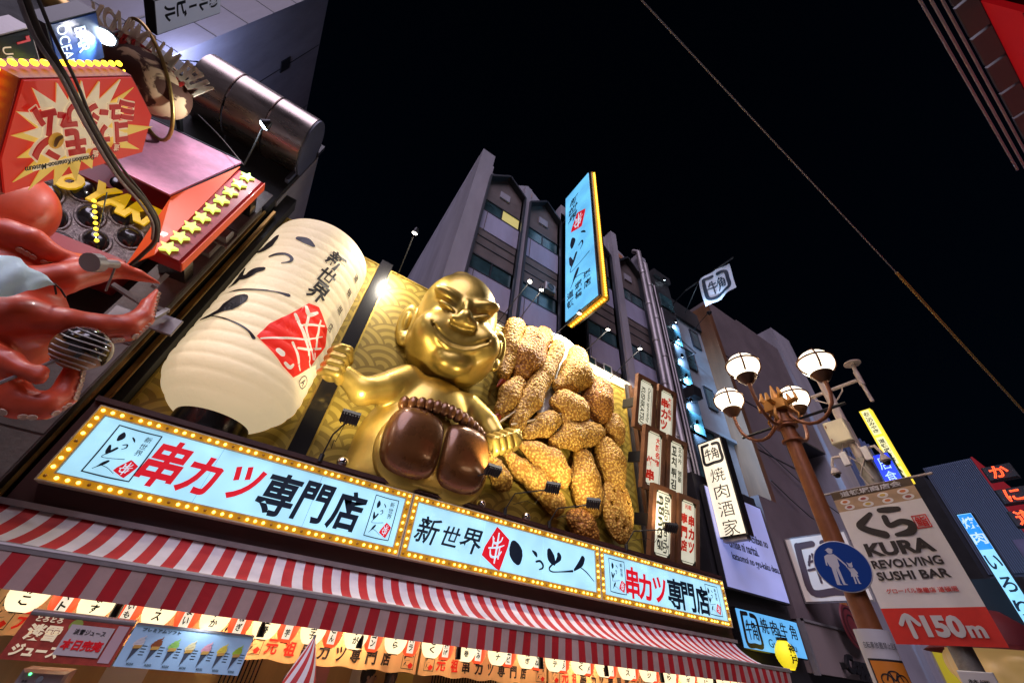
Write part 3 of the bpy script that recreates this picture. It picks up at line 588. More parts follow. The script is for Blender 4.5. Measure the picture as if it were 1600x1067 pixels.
for k, (a, c) in enumerate(bays):
    if a - prev > .05: MB().box(prev, a, YB - .02, YB + .55, 0, 24.6 + .35 * (k % 2)).build('fin_wall', m_lilac, gb)
    prev = c
    mid = (a + c) / 2; zE, zP = 23.35, 24.55
    MB().prism([(a, 21.2), (c, 21.2), (c, zE), (mid, zP), (a, zE)], 0, .3).map(lambda x, y, z: (x, YB + .5 - z, y)).build('gable_wall', m_brownwall, gb)
    MB().box(mid - .32, mid + .32, YB + .12, YB + .2, 22.3, 22.9).build('vent_box', m_lilac, gb)
    f = MB().box(a - .1, a, YB - .16, YB + .3, 0, zE).box(c, c + .1, YB - .16, YB + .3, 0, zE)
    for (p, q) in (((a - .05, zE - .02), (mid, zP + .05)), ((mid, zP + .05), (c + .05, zE - .02))): f.beam((p[0], YB + .07, p[1]), (q[0], YB + .07, q[1]), .46, .13)
    f.build('bay_frame', m_frame, gb)
    for s in range(4):
        zw = 20.15 - 4.72 * s
        if zw < 1: break
        MB().box(a, c, YB + .08, YB + .5, zw - 1.62, zw).build('spandrel', m_spand, gb)
        MB().box(a, c, YB + .12, YB + .5, zw - 3.66, zw - 1.66).build('shutter_panel', m_brownwall, gb)
        for q in (.55, 1.2): MB().box(a + .02, c - .02, YB + .09, YB + .12, zw - 1.66 - q, zw - 1.62 - q).build('shutter_rail', m_frame, gb)
        if (k + s) % 3 == 1:
            ac = MB().cbox(mid + .2, mid + .85, .0, .55, -.02, .28, .03).map(lambda x, y, z: (x, YB + .1 - z, zw - 3.6 + y)).build('air_conditioner', m_rail, gb); MB().lathe([(0, 0), (.19, 0), (.2, .02)], seg=16).map(lambda x, y, z: (mid + .5 + x, YB - .19 - z, zw - 3.33 + y)).build('fan_grille', m_frame, ac)
        MB().box(a + .3, a + .33, YB + .06, YB + .08, zw - 1.6, zw - .05).build('wall_joint', m_brownwall, gb)
        for h in (0, 1):
            x0 = a + .05 + h * (mid - a); wp = MB().box(x0, x0 + (c - a) / 2 - .1, YB + .13, YB + .17, zw + .06, zw + .98)
            w_ = wp.build('window_pane', m_litwin if (k == 0 and s == 0 and h == 1) else m_glass, gb)
        MB().box(mid - .03, mid + .03, YB + .09, YB + .4, zw + .02, zw + 1.0).box(a, c, YB + .06, YB + .42, zw - .03, zw + .04).box(a, c, YB + .08, YB + .42, zw + .99, zw + 1.06).build('window_frame', m_frame, gb)
MB().box(8.3, 10.0, YB - .02, YB + .55, 0, 25.6).build('fin_wall', m_lilac, gb)
MB().box(12.55, 13.05, YB - .3, YB + .5, 0, 26.1).build('fin_wall', m_lilac, gb); MB().box(15.42, 16.25, YB - .1, YB + .5, 0, 26.0).build('fin_wall', m_lilac, gb)
MB().prism([(3.12, 24.3), (4.65, 24.8), (5.05, 25.2), (5.9, 26.05), (7.1, 25.1), (8.3, 24.5), (8.3, 23.2), (3.12, 23.2)], 0, .12).map(lambda x, y, z: (x, YB + .55 - z, y)).build('gable_parapet', m_lilac, gb)
MB().prism([(10, 24.6), (11.4, 26.2), (12.6, 26.25), (13.6, 26.05), (14.4, 25.6), (15.4, 25.1), (16.3, 26.3), (16.3, 23.2), (10, 23.2)], 0, .12).map(lambda x, y, z: (x, YB + .55 - z, y)).build('gable_parapet', m_lilac, gb)
for x, z in ((5.8, 24.9), (13.9, 24.9)):
    for i in (0, 1):
        for j in (0, 1): MB().box(x + i * .24, x + i * .24 + .2, YB + .38, YB + .42, z + j * .24, z + j * .24 + .2).build('vent_square', m_orangep, gb)
MB().box(8.4, 12.4, 1.2, 1.5, 12.0, 13.0).build('ledge_wall', m_cream, gb)
for x in (10.0, 11.05):
    MB().ring((x, 12.98, x + .55, 13.78), .05, 0, .04).map(lambda a, b, c: (a, 1.56 - c, b)).build('small_window_frame', M('white_frame', (.7, .7, .7), .5), gb)
    MB().box(x + .05, x + .5, 1.55, 1.58, 13.03, 13.73).build('window_pane', m_glass, gb)
pp = thing('drain_pipe', 'thick rusty drain pipe at the right end of the gabled building', 'pipe', (15.0, 1.1, 0), 'pipes between the gabled and the dark building')
m_pipe = M('pipe_metal', (.33, .29, .30), .45, .5, vary=.5, vscale=2, streak=-.15)
MB().tube([(0, 0, 2), (0, 0, 25.4), (0, .4, 25.9)], .17, 12).build('tube', m_pipe, pp, smooth=1)
for z in range(5, 25, 3): MB().tube([(0, 0, z), (0, 0, z + .25)], .20, 12).build('collar', m_pipe, pp, smooth=1)
dup(pp, (15.62, 1.2, -.8), 'second drain pipe, between the thick pipe and the thin conduits'); 
for i, x in enumerate((16.0, 16.25)):
    c_ = thing('conduit', ['thin conduit left of the dark building edge', 'thin conduit touching the dark building edge'][i], 'pipe', (x, 1.1, 0), 'pipes between the gabled and the dark building'); MB().tube([(0, 0, 2), (0, 0, 22.5 - i * 2)], .06, 8).build('tube', m_pipe, c_, smooth=1)

# ---------------------------------------------------------------- tall blade sign
m_led = Em('led_amber', (1., .52, .04), 5, sample=False); m_bface = Em('blade_acrylic', (.16, .60, 1.0), 1.0, vary=.35, vscale=.5)
bs = thing('blade_sign', 'tall blue lit blade sign edged with amber bulbs, on the gabled building', 'blade sign', frame((8.2, 1.0, 14.35), (-1, 0, 0)))
BW, BH = 2.3, 11.0
MB().box(0, BW, 0, BH, -.55, 0).build('case', m_black, bs); MB().box(.05, BW - .12, .06, BH - .08, 0, .03).build('face_panel', m_bface, bs)
l = MB()
MB().box(BW, BW + .05, 0, BH, -.42, -.14).box(0, BW, -.05, 0, -.42, -.14).build('bulb_strip', m_amber, bs)
for k in range(66): l.sphere((BW + .07, .08 + k * BH / 66, -.28), .055, 6)
for k in range(14): l.sphere((.1 + k * BW / 14, -.07, -.28), .055, 6)
l.build('bulb_row', m_led, bs, kind='stuff')
for i, c in enumerate('新世界'): text(c, .85 - .08 * i, 9.6 - i * .85, m_navy, bs, h=.72, w=.85, bold=.02, shear=.3, z=.035)
for s in BR['i'] + BR['tsu'] + BR['to'] + BR['ku']: MB().stroke([(.25 + p[0] * 1.7, 1.9 + p[1] * 4.3, p[2] * 1.5) for p in s], .035).build('brush_stroke', m_navy, bs)
for c, x, y in (('道', .42, 1.55), ('頓', .42, .95), ('堀', 1.0, 1.75), ('橋', 1.0, 1.15), ('塚', 1.62, 1.95), ('店', 1.62, 1.35)): text(c, x, y, m_navy, bs, h=.5, w=.48, bold=.02, z=.035)
seal(bs, 1.15, 7.0, 1.25, 1.7, .035)
for z in (2, 9): MB().box(-.5, 0, z, z + .15, -.35, -.2).build('bracket', m_dark, bs)

# small lamps on arms over the boards
def armlamp(base, head, label, aim, watt, color=(1, .9, .75), r=.10, glow=30, group='lamps on arms over the gold boards', mat=None):
    base = Vector(base); head = Vector(head); t = thing('arm_lamp', label, 'lamp', base, group); d = head - base
    MB().tube([(0, 0, 0), d * .5 + Vector((0, 0, .05)), d], .02, 6).build('arm', m_dark, t, smooth=1)
    n = (Vector(aim) - head).normalized(); F = frame(d, n, (0, 0, 1) if abs(n.z) < .9 else (0, 1, 0))
    MB().lathe([(0, -.2), (.05, -.2), (r * 1.1, -.03), (r * 1.1, 0), (r * .9, 0)], seg=14).map(lambda x, y, z: F @ Vector((x, y, z))).build('lamp_shade', m_dark, t, smooth=.6)
    MB().sphere((0, 0, 0), r * .9, 10).map(lambda x, y, z: F @ Vector((x, y, z * .5))).build('lamp_bulb', mat or m_hot, t, smooth=3)
    if watt: spot('lamp_beam', t, head + n * r, aim, watt, color, 140, .7)
m_hot = Em('hot_bulb', (1., .93, .80), 12, sample=False); m_cool = Em('cool_bulb', (.72, .88, 1.), 26, sample=False)
armlamp((.62, .9, 12.3), (.49, -.6, 12.75), 'single lamp on a thin rod above the black centre post', (.6, 1, 9.5), 520)
for b_, px, l_, a_ in (((4.9, 1.4, 12.6), (828, 440), 'brighter lamp of the pair right of the statue head', (3.4, .3, 10)), ((5.6, 1.4, 12.6), (846, 453), 'dimmer lamp of the pair right of the statue head', (6.5, 1, 9.5)), ((7.2, 1.4, 12.6), (905, 490), 'lamp under the tip of the blade sign', (8, 1, 9.5)), ((8.9, 1.4, 12.5), (950, 515), 'lamp in front of the dark windows right of the blade sign', (9.5, 1, 9.5)), ((11.0, 1.4, 12.5), (1000, 545), 'lamp nearest to the drain pipes', (11.4, 1, 9.5))):
    armlamp(b_, PY(*px, -.3), l_, a_, 760)

# ---------------------------------------------------------------- wooden name boards
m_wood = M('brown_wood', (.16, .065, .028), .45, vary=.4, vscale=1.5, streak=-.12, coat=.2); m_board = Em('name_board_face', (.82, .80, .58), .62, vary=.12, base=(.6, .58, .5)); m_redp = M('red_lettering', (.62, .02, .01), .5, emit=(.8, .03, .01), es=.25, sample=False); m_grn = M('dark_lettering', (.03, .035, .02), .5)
m_louv = M('louvre_dark', (.05, .04, .038), .6, vary=.3)
FR = [(11.72, 12.25, 'wooden name board in English, topmost beside the gold board', 0), (13.02, 12.27, 'wooden name board with red characters, topmost of the right row', 1), (11.70, 9.82, 'wooden name board with red characters, middle of the left row', 2), (13.00, 9.83, 'wooden name board in Korean, middle of the right row', 3), (11.66, 7.52, 'wooden name board in Thai, lowest of the left row', 4), (12.98, 7.52, 'wooden name board with two red columns, lowest of the right row', 5)]
for cx, zt, l_, k in FR:
    W, H = 1.16, 2.38; t = thing('name_board', l_, 'name board', FY((cx, -.02, zt - 1.2), 0, rad(14)), 'wooden name boards beside the gold board')
    MB().ring((-W / 2, -H / 2, W / 2, H / 2), .17, -.12, .06).build('wood_frame', m_wood, t); MB().box(-W / 2 + .17, W / 2 - .17, -H / 2 + .17, H / 2 - .17, -.08, 0).build('face', m_board, t)
    MB().ring((-W / 2 + .22, -H / 2 + .22, W / 2 - .22, H / 2 - .22), .018, .0, .006).build('border_line', m_grn, t)
    c = MB()
    for sx in (-1, 1):
        for sy in (-1, 1): c.prism([(sx * (W / 2 - .17), sy * (H / 2 - .17)), (sx * (W / 2 - .33), sy * (H / 2 - .17)), (sx * (W / 2 - .17), sy * (H / 2 - .33))], .002, .012)
    c.build('corner_ornament', m_grn, t, kind='stuff')
    MB().box(-.4, -.3, -.2, .2, -.9, -.12).box(.3, .4, -.2, .2, -.9, -.12).build('bracket', m_dark, t)
    if k == 0: text('Osaka specialty', .17, 0, m_grn, t, w=1.55, h=.20, rot=rad(-90), shear=.2); text('KUSHIKATSU', -.16, -.1, m_grn, t, w=1.6, h=.24, rot=rad(-90), shear=.15, bold=.01)
    if k == 1: text('大阪名物', .2, .28, m_redp, t, h=1.1, w=.22, vertical=True, bold=.035); text('串カツ', -.12, -.05, m_redp, t, h=1.5, w=.42, vertical=True, bold=.045)
    if k == 2: text('大阪名物', .2, .32, m_redp, t, h=1.15, w=.22, vertical=True, bold=.035); text('炸串', -.14, -.4, m_redp, t, h=.95, w=.42, vertical=True, bold=.045)
    if k == 3: text('오사카 명물', .2, .2, m_grn, t, h=1.4, w=.2, vertical=True, bold=.02); text('꼬치튀김', -.14, .0, m_grn, t, h=1.7, w=.3, vertical=True, bold=.03)
    if k == 4: text('ขึ้นชื่อโอซาก้า', .2, .0, m_grn, t, w=1.8, h=.25, rot=rad(-90), bold=.015); text('คุชิคัตสึ', -.12, .0, m_grn, t, w=1.7, h=.42, rot=rad(-90), bold=.025)
    if k == 5: text('元祖', 0, .82, m_redp, t, w=.36, h=.16, bold=.02); text('串カツ', .18, -.05, m_redp, t, h=1.3, w=.32, vertical=True, bold=.045); text('専門店', -.2, -.05, m_redp, t, h=1.3, w=.32, vertical=True, bold=.045)
lv = thing('louvre_wall', 'dark louvred wall carrying the wooden name boards', 'wall panel', (0, 0, 0))
MB().box(11.85, 14.4, .95, 1.1, 5.14, 12.6).build('backing', m_louv, lv)
for i in range(9): MB().box(11.95 + i * .28, 12.03 + i * .28, .8, .95, 5.14, 12.5).build('slat', m_wood, lv)

# ---------------------------------------------------------------- dark building, blue lit building and the row beyond
def bld(name, label, boxes, mat, extra=None):
    t = thing(name, label, 'building', Matrix.Identity(4))
    for n, bx, m in boxes: MB().box(*bx).build(n, m or mat, t)
    return t
m_bluew = M('pale_render', (.30, .33, .36), .7, vary=.2, vscale=.6); m_mauve = M('mauve_render', (.15, .11, .115), .75, vary=.2, vscale=.5, bump=.1); m_dkb = M('dark_cladding', (.020, .018, .020), .55, vary=.4, vscale=.8)
m_slate = M('slate_blue_panel', (.10, .11, .17), .5, vary=.3)
db = bld('narrow_dark_building', 'narrow dark building with a pipe beside the drain pipes', [('wall', (16.35, 17.9, 1.2, 9, 0, 24.6), None), ('cornice', (16.3, 17.95, 1.0, 1.2, 23.9, 24.5), None), ('shopfront_wall', (14.45, 18.9, .3, 1.19, 0, 9.0), None)], m_dkb)
for z in (4, 8, 11, 14, 17, 20): MB().box(16.5, 17.7, 1.12, 1.19, z + 1, z + 2.2).build('window_pane', m_glass, db)
bb = bld('blue_lit_building', 'pale building lit blue by a column of small lamps', [('wall', (17.9, 22.3, 2.2, 12, 0, 22.5), m_bluew), ('roof_rail_wall', (17.9, 22.3, 2.0, 2.2, 22.5, 24.2), m_dkb), ('ledge', (17.9, 22.3, 1.95, 2.2, 13.4, 13.6), m_bluew), ('corner_post', (22.3, 22.75, 1.1, 12, 0, 24.8), m_wood)], m_bluew)
for x, z in ((19.6, 18.0), (20.7, 15.4), (19.4, 12.0), (20.9, 20.5)):
    MB().box(x, x + .8, 2.13, 2.21, z, z + 1.5).build('window_pane', m_glass, bb); MB().ring((x - .06, z - .06, x + .86, z + 1.56), .06, 0, .1).map(lambda a, b_, c: (a, 2.2 - c, b_)).build('window_frame', m_frame, bb)
for i, (px, wt) in enumerate((((1038, 437), 0), ((1056, 503), 160), ((1060, 530), 200), ((1066, 557), 160), ((1073, 588), 200), ((1080, 626), 200), ((1090, 661), 260))):
    h = PY(*px, .9); names = ['on the roof edge of the narrow dark building', 'just above the horizontal conduit', 'just below the horizontal conduit', 'above the small dark window', 'below the small dark window', 'beside the black loudspeaker box', 'nearest to the white yakiniku light box']
    armlamp(h + Vector((-.3, .6, 0)), h, 'small cool lamp ' + names[i], h + Vector((3.0, 1.9, -2.0)), wt * 6, (.28, .58, 1.), .08, group='small cool lamps on the dark building', mat=m_cool)
sp = thing('speaker_box', 'black loudspeaker box on the blue lit wall', 'speaker', PY(1082, 612, .9)); MB().cbox(-.35, .35, -.3, .3, -.45, .25, .04).build('speaker_case', m_dark, sp)
cl = thing('roof_conduit', 'horizontal conduit across the blue lit wall', 'pipe', (17.9, 1.3, 18.9)); MB().tube([(0, 0, 0), (1.9, .3, 0), (1.9, .85, 0)], .05, 8).build('tube', m_pipe, cl, smooth=1)
mv = bld('mauve_building', 'plain mauve building with faint wall joints behind the street lamp', [('wall', (22.75, 26.9, 1.2, 12, 0, 25.6), m_mauve), ('upper_wall', (26.9, 33.0, 1.2, 12, 16, 25.9), m_mauve), ('recess_wall', (26.9, 33.0, 4.0, 12, 0, 16), m_dkb), ('soffit', (26.9, 33.0, 1.22, 4.0, 15.9, 16.0), m_dkb)], m_mauve)
for z in (6, 9.5, 13, 16.5, 20): MB().box(22.76, 26.89, 1.17, 1.2, z, z + .05).build('wall_joint', m_dkb, mv)
ft = bld('lilac_tower', 'narrow lilac tower rising beyond the mauve building', [('wall', (33.2, 36.2, 1.0, 12, 0, 28.5), m_lilac)], m_lilac)
fb_ = bld('dark_blue_building', 'dark blue building with thin upright ribs behind the camera pole', [('wall', (36.3, 46, 1.6, 14, 0, 21), m_slate)], m_slate)
for i in range(12): MB().box(36.5 + i * .8, 36.62 + i * .8, 1.4, 1.6, 0, 20.9).build('rib', M('rib_blue', (.12, .16, .32), .5) if i == 0 else bpy.data.materials['rib_blue'], fb_)
for i in range(5): MB().box(36.4, 45.9, 1.5, 1.58, 4 + 3.5 * i, 4.3 + 3.5 * i).build('spandrel', m_dkb, fb_)
rb = bld('ribbed_building', 'corrugated blue grey building wall far down the street', [('wall', (60, 75, -2.6, 1.4, 0, 22.8), m_slate), ('return_wall', (58, 75, 1.4, 12, 0, 21.5), m_dkb)], m_slate)
mr = M('corrugated_blue', (.15, .19, .29), .5)
for i in range(26): MB().box(59.88, 60, -2.55 + i * .152, -2.47 + i * .152, 12.5, 22.8).build('corrugation', mr, rb)
MB().box(59.9, 75, -2.75, -2.6, 12, 22.9).build('red_edge', M('edge_red', (.3, .02, .03), .5, emit=(1, .02, .03), es=.10), rb)
lb = bld('lilac_block', 'lilac block with slanting parapets below the neon signs', [('wall', (50, 62, -5.2, -2.8, 0, 13.0), M('lilac_panel', (.20, .19, .34), .6, vary=.2)), ('lower_wall', (46.5, 50, -4.2, 1.6, 0, 10.0), m_dkb)], m_lilac)
for z in (5, 8, 11): MB().box(49.9, 50, -5.1, -2.9, z, z + .12).build('parapet_line', m_dkb, lb); 
for y, z in ((-4.6, 8.6), (-3.7, 8.6), (-4.6, 5.6), (-3.7, 5.6)): MB().box(49.92, 50.02, y, y + .5, z, z + 1.2).build('window_pane', m_glass, lb)
# ---------------------------------------------------------------- yakiniku shop signs
def bladeX(name, label, cat, X, y0, y1, z0, z1, thick, face, case, group=None, border=.06):
    """a sign that sticks out over the street, its face looking back down the street; y0 is the wall end"""
    t = thing(name, label, cat, frame((X, y0, z0), (-1, 0, 0)), group); W = y0 - y1; H = z1 - z0
    MB().box(0, W, 0, H, -thick, 0).build('case', case, t); MB().box(border, W - border, border, H - border, 0, .02).build('face', face, t); return t, W, H
m_warmface = Em('warm_acrylic', (1., .87, .66), .95, vary=.12); m_bluesign = Em('blue_acrylic', (.14, .50, .95), .85, vary=.2, vscale=1); m_post = Em('poster_acrylic', (.27, .33, .88), .55, vary=.5, vscale=.45, base=(.5, .5, .6))
def gyumark(t, cx, cy, w, h, mat, z=.025, mb=None):
    b = MB(); k = .145 * w
    P = [(-.42, .47), (-.46, 0), (-.44, -.46), (0, -.47), (.45, -.44), (.47, 0), (.45, .40), (.15, .46)]
    b.stroke([(cx + u * w, cy + v * h, k) for u, v in P], z); b.stroke([(cx - .42 * w, cy + .46 * h, k), (cx - .08 * w, cy + .48 * h, k * .9)], z + .002)
    for s in ([(-.22, .24), (-.31, .06)], [(-.29, .12), (-.05, .15)], [(-.36, -.04), (-.02, .0)], [(-.16, .27), (-.18, -.29)], [(.13, .27), (.02, .08)], [(.1, .20), (.25, .20), (.19, .1)], [(.08, .08), (.07, -.1), (-.0, -.27)], [(.08, .08), (.31, .10), (.32, -.26), (.26, -.24)], [(.09, -.03), (.30, -.02)], [(.08, -.13), (.30, -.13)], [(.2, .08), (.2, -.25)]):
        b.stroke([(cx + u * w, cy + v * h, .05 * w) for u, v in s], z + .003)
    return b.build('square_mark', mat, t)
t, W, H = bladeX('yakiniku_light_box', 'white light box with upright black characters beside the name boards', 'light box', 14.85, 0, -1.12, 6.45, 10.25, .38, m_warmface, m_black)
gyumark(t, W / 2, H - .6, .86, .84, m_ink)
for i, c in enumerate('焼肉酒家'): text(c, W / 2 + .02, H - 1.5 - i * .66, m_ink, t, h=.54, w=.60, z=.025, bold=-.004)
MB().box(.1, W - .1, -.12, 0, -.3, -.05).build('lower_tray', m_rail, t)
t = thing('romaji_poster', 'lilac lit poster panel with three lines of romaji text', 'poster', FY((14.6, -.02, 4.85))); W, H = 3.95, 3.6
MB().box(0, W, 0, H, -.2, 0).build('case', m_dkb, t); MB().box(.05, W - .08, .06, H - .06, 0, .02).build('face', m_post, t)
for i, s in enumerate(('anata ni totte ichiban no', 'omise ni naritai.', 'kataomoi no gyu-kaku desu.')): text(s, [2.15, 1.7, 2.3][i], 2.05 - i * .47, m_ink, t, w=[2.8, 1.9, 3.1][i], h=.32, z=.025, bold=.02)
t = thing('blue_yakiniku_sign', 'wide blue lit sign with black characters over the yellow lantern', 'shop sign', FY((14.75, -.02, 3.22))); W, H = 3.8, 1.13
MB().box(0, W, 0, H, -.25, 0).build('case', m_black, t); MB().box(.04, W - .04, .04, H - .04, 0, .02).build('face', m_bluesign, t); gyumark(t, .66, H / 2, .92, .9, m_ink)
for i, c in enumerate('焼肉牛角'): text(c, 1.5 + i * .6, .76, m_ink, t, h=.44, w=.42, z=.025, bold=.01)
text('Gyu-Kaku', 2.35, .26, m_ink, t, h=.30, w=1.7, z=.025)
t, W, H = bladeX('square_fabric_sign', 'white square fabric sign with a brown mark, behind the blue round road sign', 'fabric sign', 20.0, .1, -2.3, 5.1, 7.5, .08, M('white_fabric', (.75, .66, .58), .7, emit=(1, .8, .65), es=.10), m_rail)
gyumark(t, W / 2, H / 2, 1.75, 1.8, M('brown_print', (.10, .055, .06), .6))
# the wall of that shop
t = bld('yakiniku_shop_front', 'brown shop front panels below the square fabric sign', [('upper_panel', (19.1, 26.5, .15, 1.1, 4.5, 9.2), m_mauve), ('lower_panel', (18.95, 25.5, -.05, 1.1, 2.9, 4.42), M('beige_panel', (.26, .20, .19), .6)), ('base_wall', (18.9, 25.5, .3, 1.1, 0, 2.88), m_dkb)], m_mauve)
MB().box(18.9, 19.0, -.1, .1, 2.85, 4.5).box(18.9, 25.5, -.1, -.04, 4.42, 4.5).build('pale_trim', m_rail, t)
t = thing('pasta_sign_lettering', 'black script lettering of the shop under the red round emblem', 'sign', FY((22.0, -.25, 3.25))); text('Coppola', 0, 0, m_ink, t, w=2.6, h=.75, z=0, t=.1, bold=.05, shear=.3); MB().box(-1.2, -1.1, -.1, .1, -.2, 0).box(1.1, 1.2, -.1, .1, -.2, 0).build('stud', m_dark, t)
t = thing('round_emblem', 'dark red round emblem hanging behind the lamp post', 'emblem', FY((22.2, -.35, 4.6)))
mE = M('emblem_red', (.20, .03, .035), .5); MB().lathe([(0, 0), (.74, 0), (.78, .03), (.74, .07), (0, .07)], seg=36).build('disc', mE, t, smooth=.5)
b = MB(); 
for r in (.62, .38): b.stroke([(r * math.cos(a), r * math.sin(a) * 1.0, .04) for a in (k * math.pi / 12 for k in range(25))], .08)
b.build('ring_line', m_ink, t); MB().prism([(-.25, .72), (.25, .72), (.16, 1.35), (-.16, 1.35)], 0, .08).build('neck_tag', M('tag_orange', (.5, .16, .05), .5), t)
m_yel = M('yellow_lantern_paper', (.8, .66, .03), .6, emit=(1., .80, .02), es=.75)
t = thing('yellow_paper_lantern', 'small yellow paper lantern hanging at the end of the awning', 'lantern', (16.35, -.45, 2.85))
MB().lathe([(.16, 0)] + [(.30 * math.sin(math.pi * (.14 + .72 * k / 20)) + .008 * (k % 2), .75 * k / 20) for k in range(21)] + [(.16, .75)], seg=24).build('paper_body', m_yel, t, smooth=1.5)
MB().lathe([(0, .74), (.17, .74), (.17, .82), (0, .82)], seg=16).build('cap', m_black, t); MB().tube([(0, 0, .82), (0, 0, 1.05), (-1.3, .3, 1.05)], .02, 6).box(-.3, .3, -.02, .02, .86, .9).build('hanger', m_black, t)
b = MB(); text('神戸', 0, .4, None, t, h=.55, w=.22, vertical=True, mb=b, z=0, bold=.03); b.map(lambda u, v, z: (.315 * math.sin(u / .3 - .35), -.315 * math.cos(u / .3 - .35), v)).build('lettering', m_ink, t)
# flag
A = PX(1092, 440, 18.6); Bq = PX(1137, 410, 18.6); Cq = PX(1103, 479, 18.6); P0 = PX(1071, 454, 18.6); P1 = PX(1146, 402, 18.6)
t = thing('shop_flag', 'white square flag with a dark blue mark on a slanting pole', 'flag', frame(A, (-1, 0, 0)))
inv = t.matrix_world.inverted(); u_ = inv @ Bq; v_ = inv @ Cq
fl = MB(); N = 12
fmap = lambda a, b_: (u_.x * a + v_.x * b_, u_.y * a + v_.y * b_, .12 * math.sin(a * 5 + b_ * 3) + .06 * math.sin(a * 11))
fl.add([fmap(i / N, j / N) for j in range(N + 1) for i in range(N + 1)], [(j * (N + 1) + i, j * (N + 1) + i + 1, (j + 1) * (N + 1) + i + 1, (j + 1) * (N + 1) + i) for j in range(N) for i in range(N)])
fl.build('cloth', M('flag_cloth', (.55, .60, .72), .7, emit=(.55, .7, 1), es=.18), t, smooth=2)
o = gyumark(t, .5, -.5, .74, .74, M('flag_ink', (.01, .03, .06), .6), z=.03); 
for v in o.data.vertices: a, b_, c = v.co; p = fmap(a, -b_); v.co = (p[0], p[1], p[2] + c)
MB().tube([inv @ P0, inv @ P1], .06, 8).tube([inv @ P0, inv @ P0 + Vector((-2.2, .5, -1))], .04, 6).tube([inv @ A, inv @ A + Vector((-2.0, -.9, -.9))], .03, 6).build('flag_pole', m_dark, t, smooth=1)
h = PX(1108, 488, 18.4); armlamp(h + Vector((0, 1.2, -.6)), h, 'bright cool lamp under the flag', h + Vector((.2, -.3, 3)), 300, (.55, .78, 1), .14, mat=m_cool, group='small cool lamps on the dark building')

# ---------------------------------------------------------------- street lamp with four globes
m_rust = M('brown_pole_paint', (.30, .10, .035), .42, .2, vary=.25, vscale=3, bump=.06); m_globe = Em('globe_glass', (1., .84, .62), 3.5, vary=.0); m_bronze = M('bronze_band', (.13, .06, .03), .4, .5); m_orna = M('ornament_paint', (.45, .19, .03), .45, .3)
LP = Vector((6.64, -6.6, 0)); sl = thing('street_lamp', 'brown street lamp with four round globes and a gilded top ornament', 'street lamp', LP)
MB().lathe([(0, 0), (.30, 0), (.30, .3), (.2, .5), (.16, .9), (.135, 1.4), (.115, 3.5), (.10, 5.7), (.09, 6.1), (0, 6.1)], seg=20).build('pole', m_rust, sl, smooth=.5)
for z, r in ((5.36, .15), (5.62, .16), (5.68, .14)): MB().lathe([(r * .7, -.03), (r, -.015), (r, .015), (r * .7, .03)], (0, 0, z), 20).build('collar', m_rust, sl, smooth=.5)
for k in range(4):
    a = rad(0 + 90 * k) ; d = Vector((math.cos(a), math.sin(a), 0))
    arm = [d * .08 + Vector((0, 0, 5.90)), d * .14 + Vector((0, 0, 5.72)), d * .22 + Vector((0, 0, 5.62)), d * .32 + Vector((0, 0, 5.55)), d * .43 + Vector((0, 0, 5.53)), d * .54 + Vector((0, 0, 5.56)), d * .64 + Vector((0, 0, 5.64)), d * .72 + Vector((0, 0, 5.76)), d * .76 + Vector((0, 0, 5.92)), d * .77 + Vector((0, 0, 6.12))]
    MB().tube(arm, .028, 8).build('arm', m_rust, sl, smooth=1)
    g = MB().sphere((0, 0, 0), .245, 24, (1, 1, .95)).build('globe', m_globe, sl, smooth=3, loc=d * .77 + Vector((0, 0, 6.47)))
    cg = MB().lathe([(.04, -.36), (.08, -.33), (.145, -.235), (.16, -.205), (.14, -.19)], seg=20)
    for j in range(4): cg.tube([Vector((math.cos(j * math.pi / 2 + .5) * .253 * math.cos(e), math.sin(j * math.pi / 2 + .5) * .253 * math.cos(e), .245 * math.sin(e))) for e in (-.8, -.4, 0, .4, .8, 1.2, 1.5)], .016, 6)
    cg.tube([(.252 * math.cos(e), .252 * math.sin(e), .05) for e in (q * math.pi / 12 for q in range(25))], .016, 6, cap=False)
    cg.sphere((0, 0, .27), .03, 8).build('globe_cage', m_bronze, g, smooth=1)
    l = bpy.data.lights.new('globe_light', 'POINT'); l.energy = 210; l.color = (1., .74, .45); l.shadow_soft_size = .262; o = bpy.data.objects.new('globe_light', l); COL.objects.link(o); o.location = LP + d * .77 + Vector((0, 0, 6.47)); o.visible_camera = False
    MB().tube([d * .14 + Vector((0, 0, 5.95)), d * .24 + Vector((0, 0, 5.78)), d * .2 + Vector((0, 0, 5.62)), d * .12 + Vector((0, 0, 5.66))], .02, 6).build('scroll', m_orna, sl, smooth=1)
orn = MB().cbox(-.16, .16, -.16, .16, 5.9, 6.1, .03)
for k in range(4):
    a = rad(45 + 90 * k); d = Vector((math.cos(a), math.sin(a), 0)); orn.tube([d * .12 + Vector((0, 0, 6.02)), d * .22 + Vector((0, 0, 6.12)), d * .20 + Vector((0, 0, 6.26))], [.05, .045, .012], 6)
    a += rad(45); d = Vector((math.cos(a), math.sin(a), 0)); orn.tube([d * .12 + Vector((0, 0, 6.0)), d * .30 + Vector((0, 0, 6.03)), d * .3 + Vector((0, 0, 6.14))], [.045, .04, .02], 6)
orn.tube([(0, 0, 6.1), (0, 0, 6.25), (0, 0, 6.42)], [.07, .05, .01], 8); orn.build('top_ornament', m_orna, sl, smooth=.8)
MB().tube([(0, -.87, 5.68), (0, .74, 5.68)], .022, 6).build('cross_rod', m_dark, sl, smooth=1)
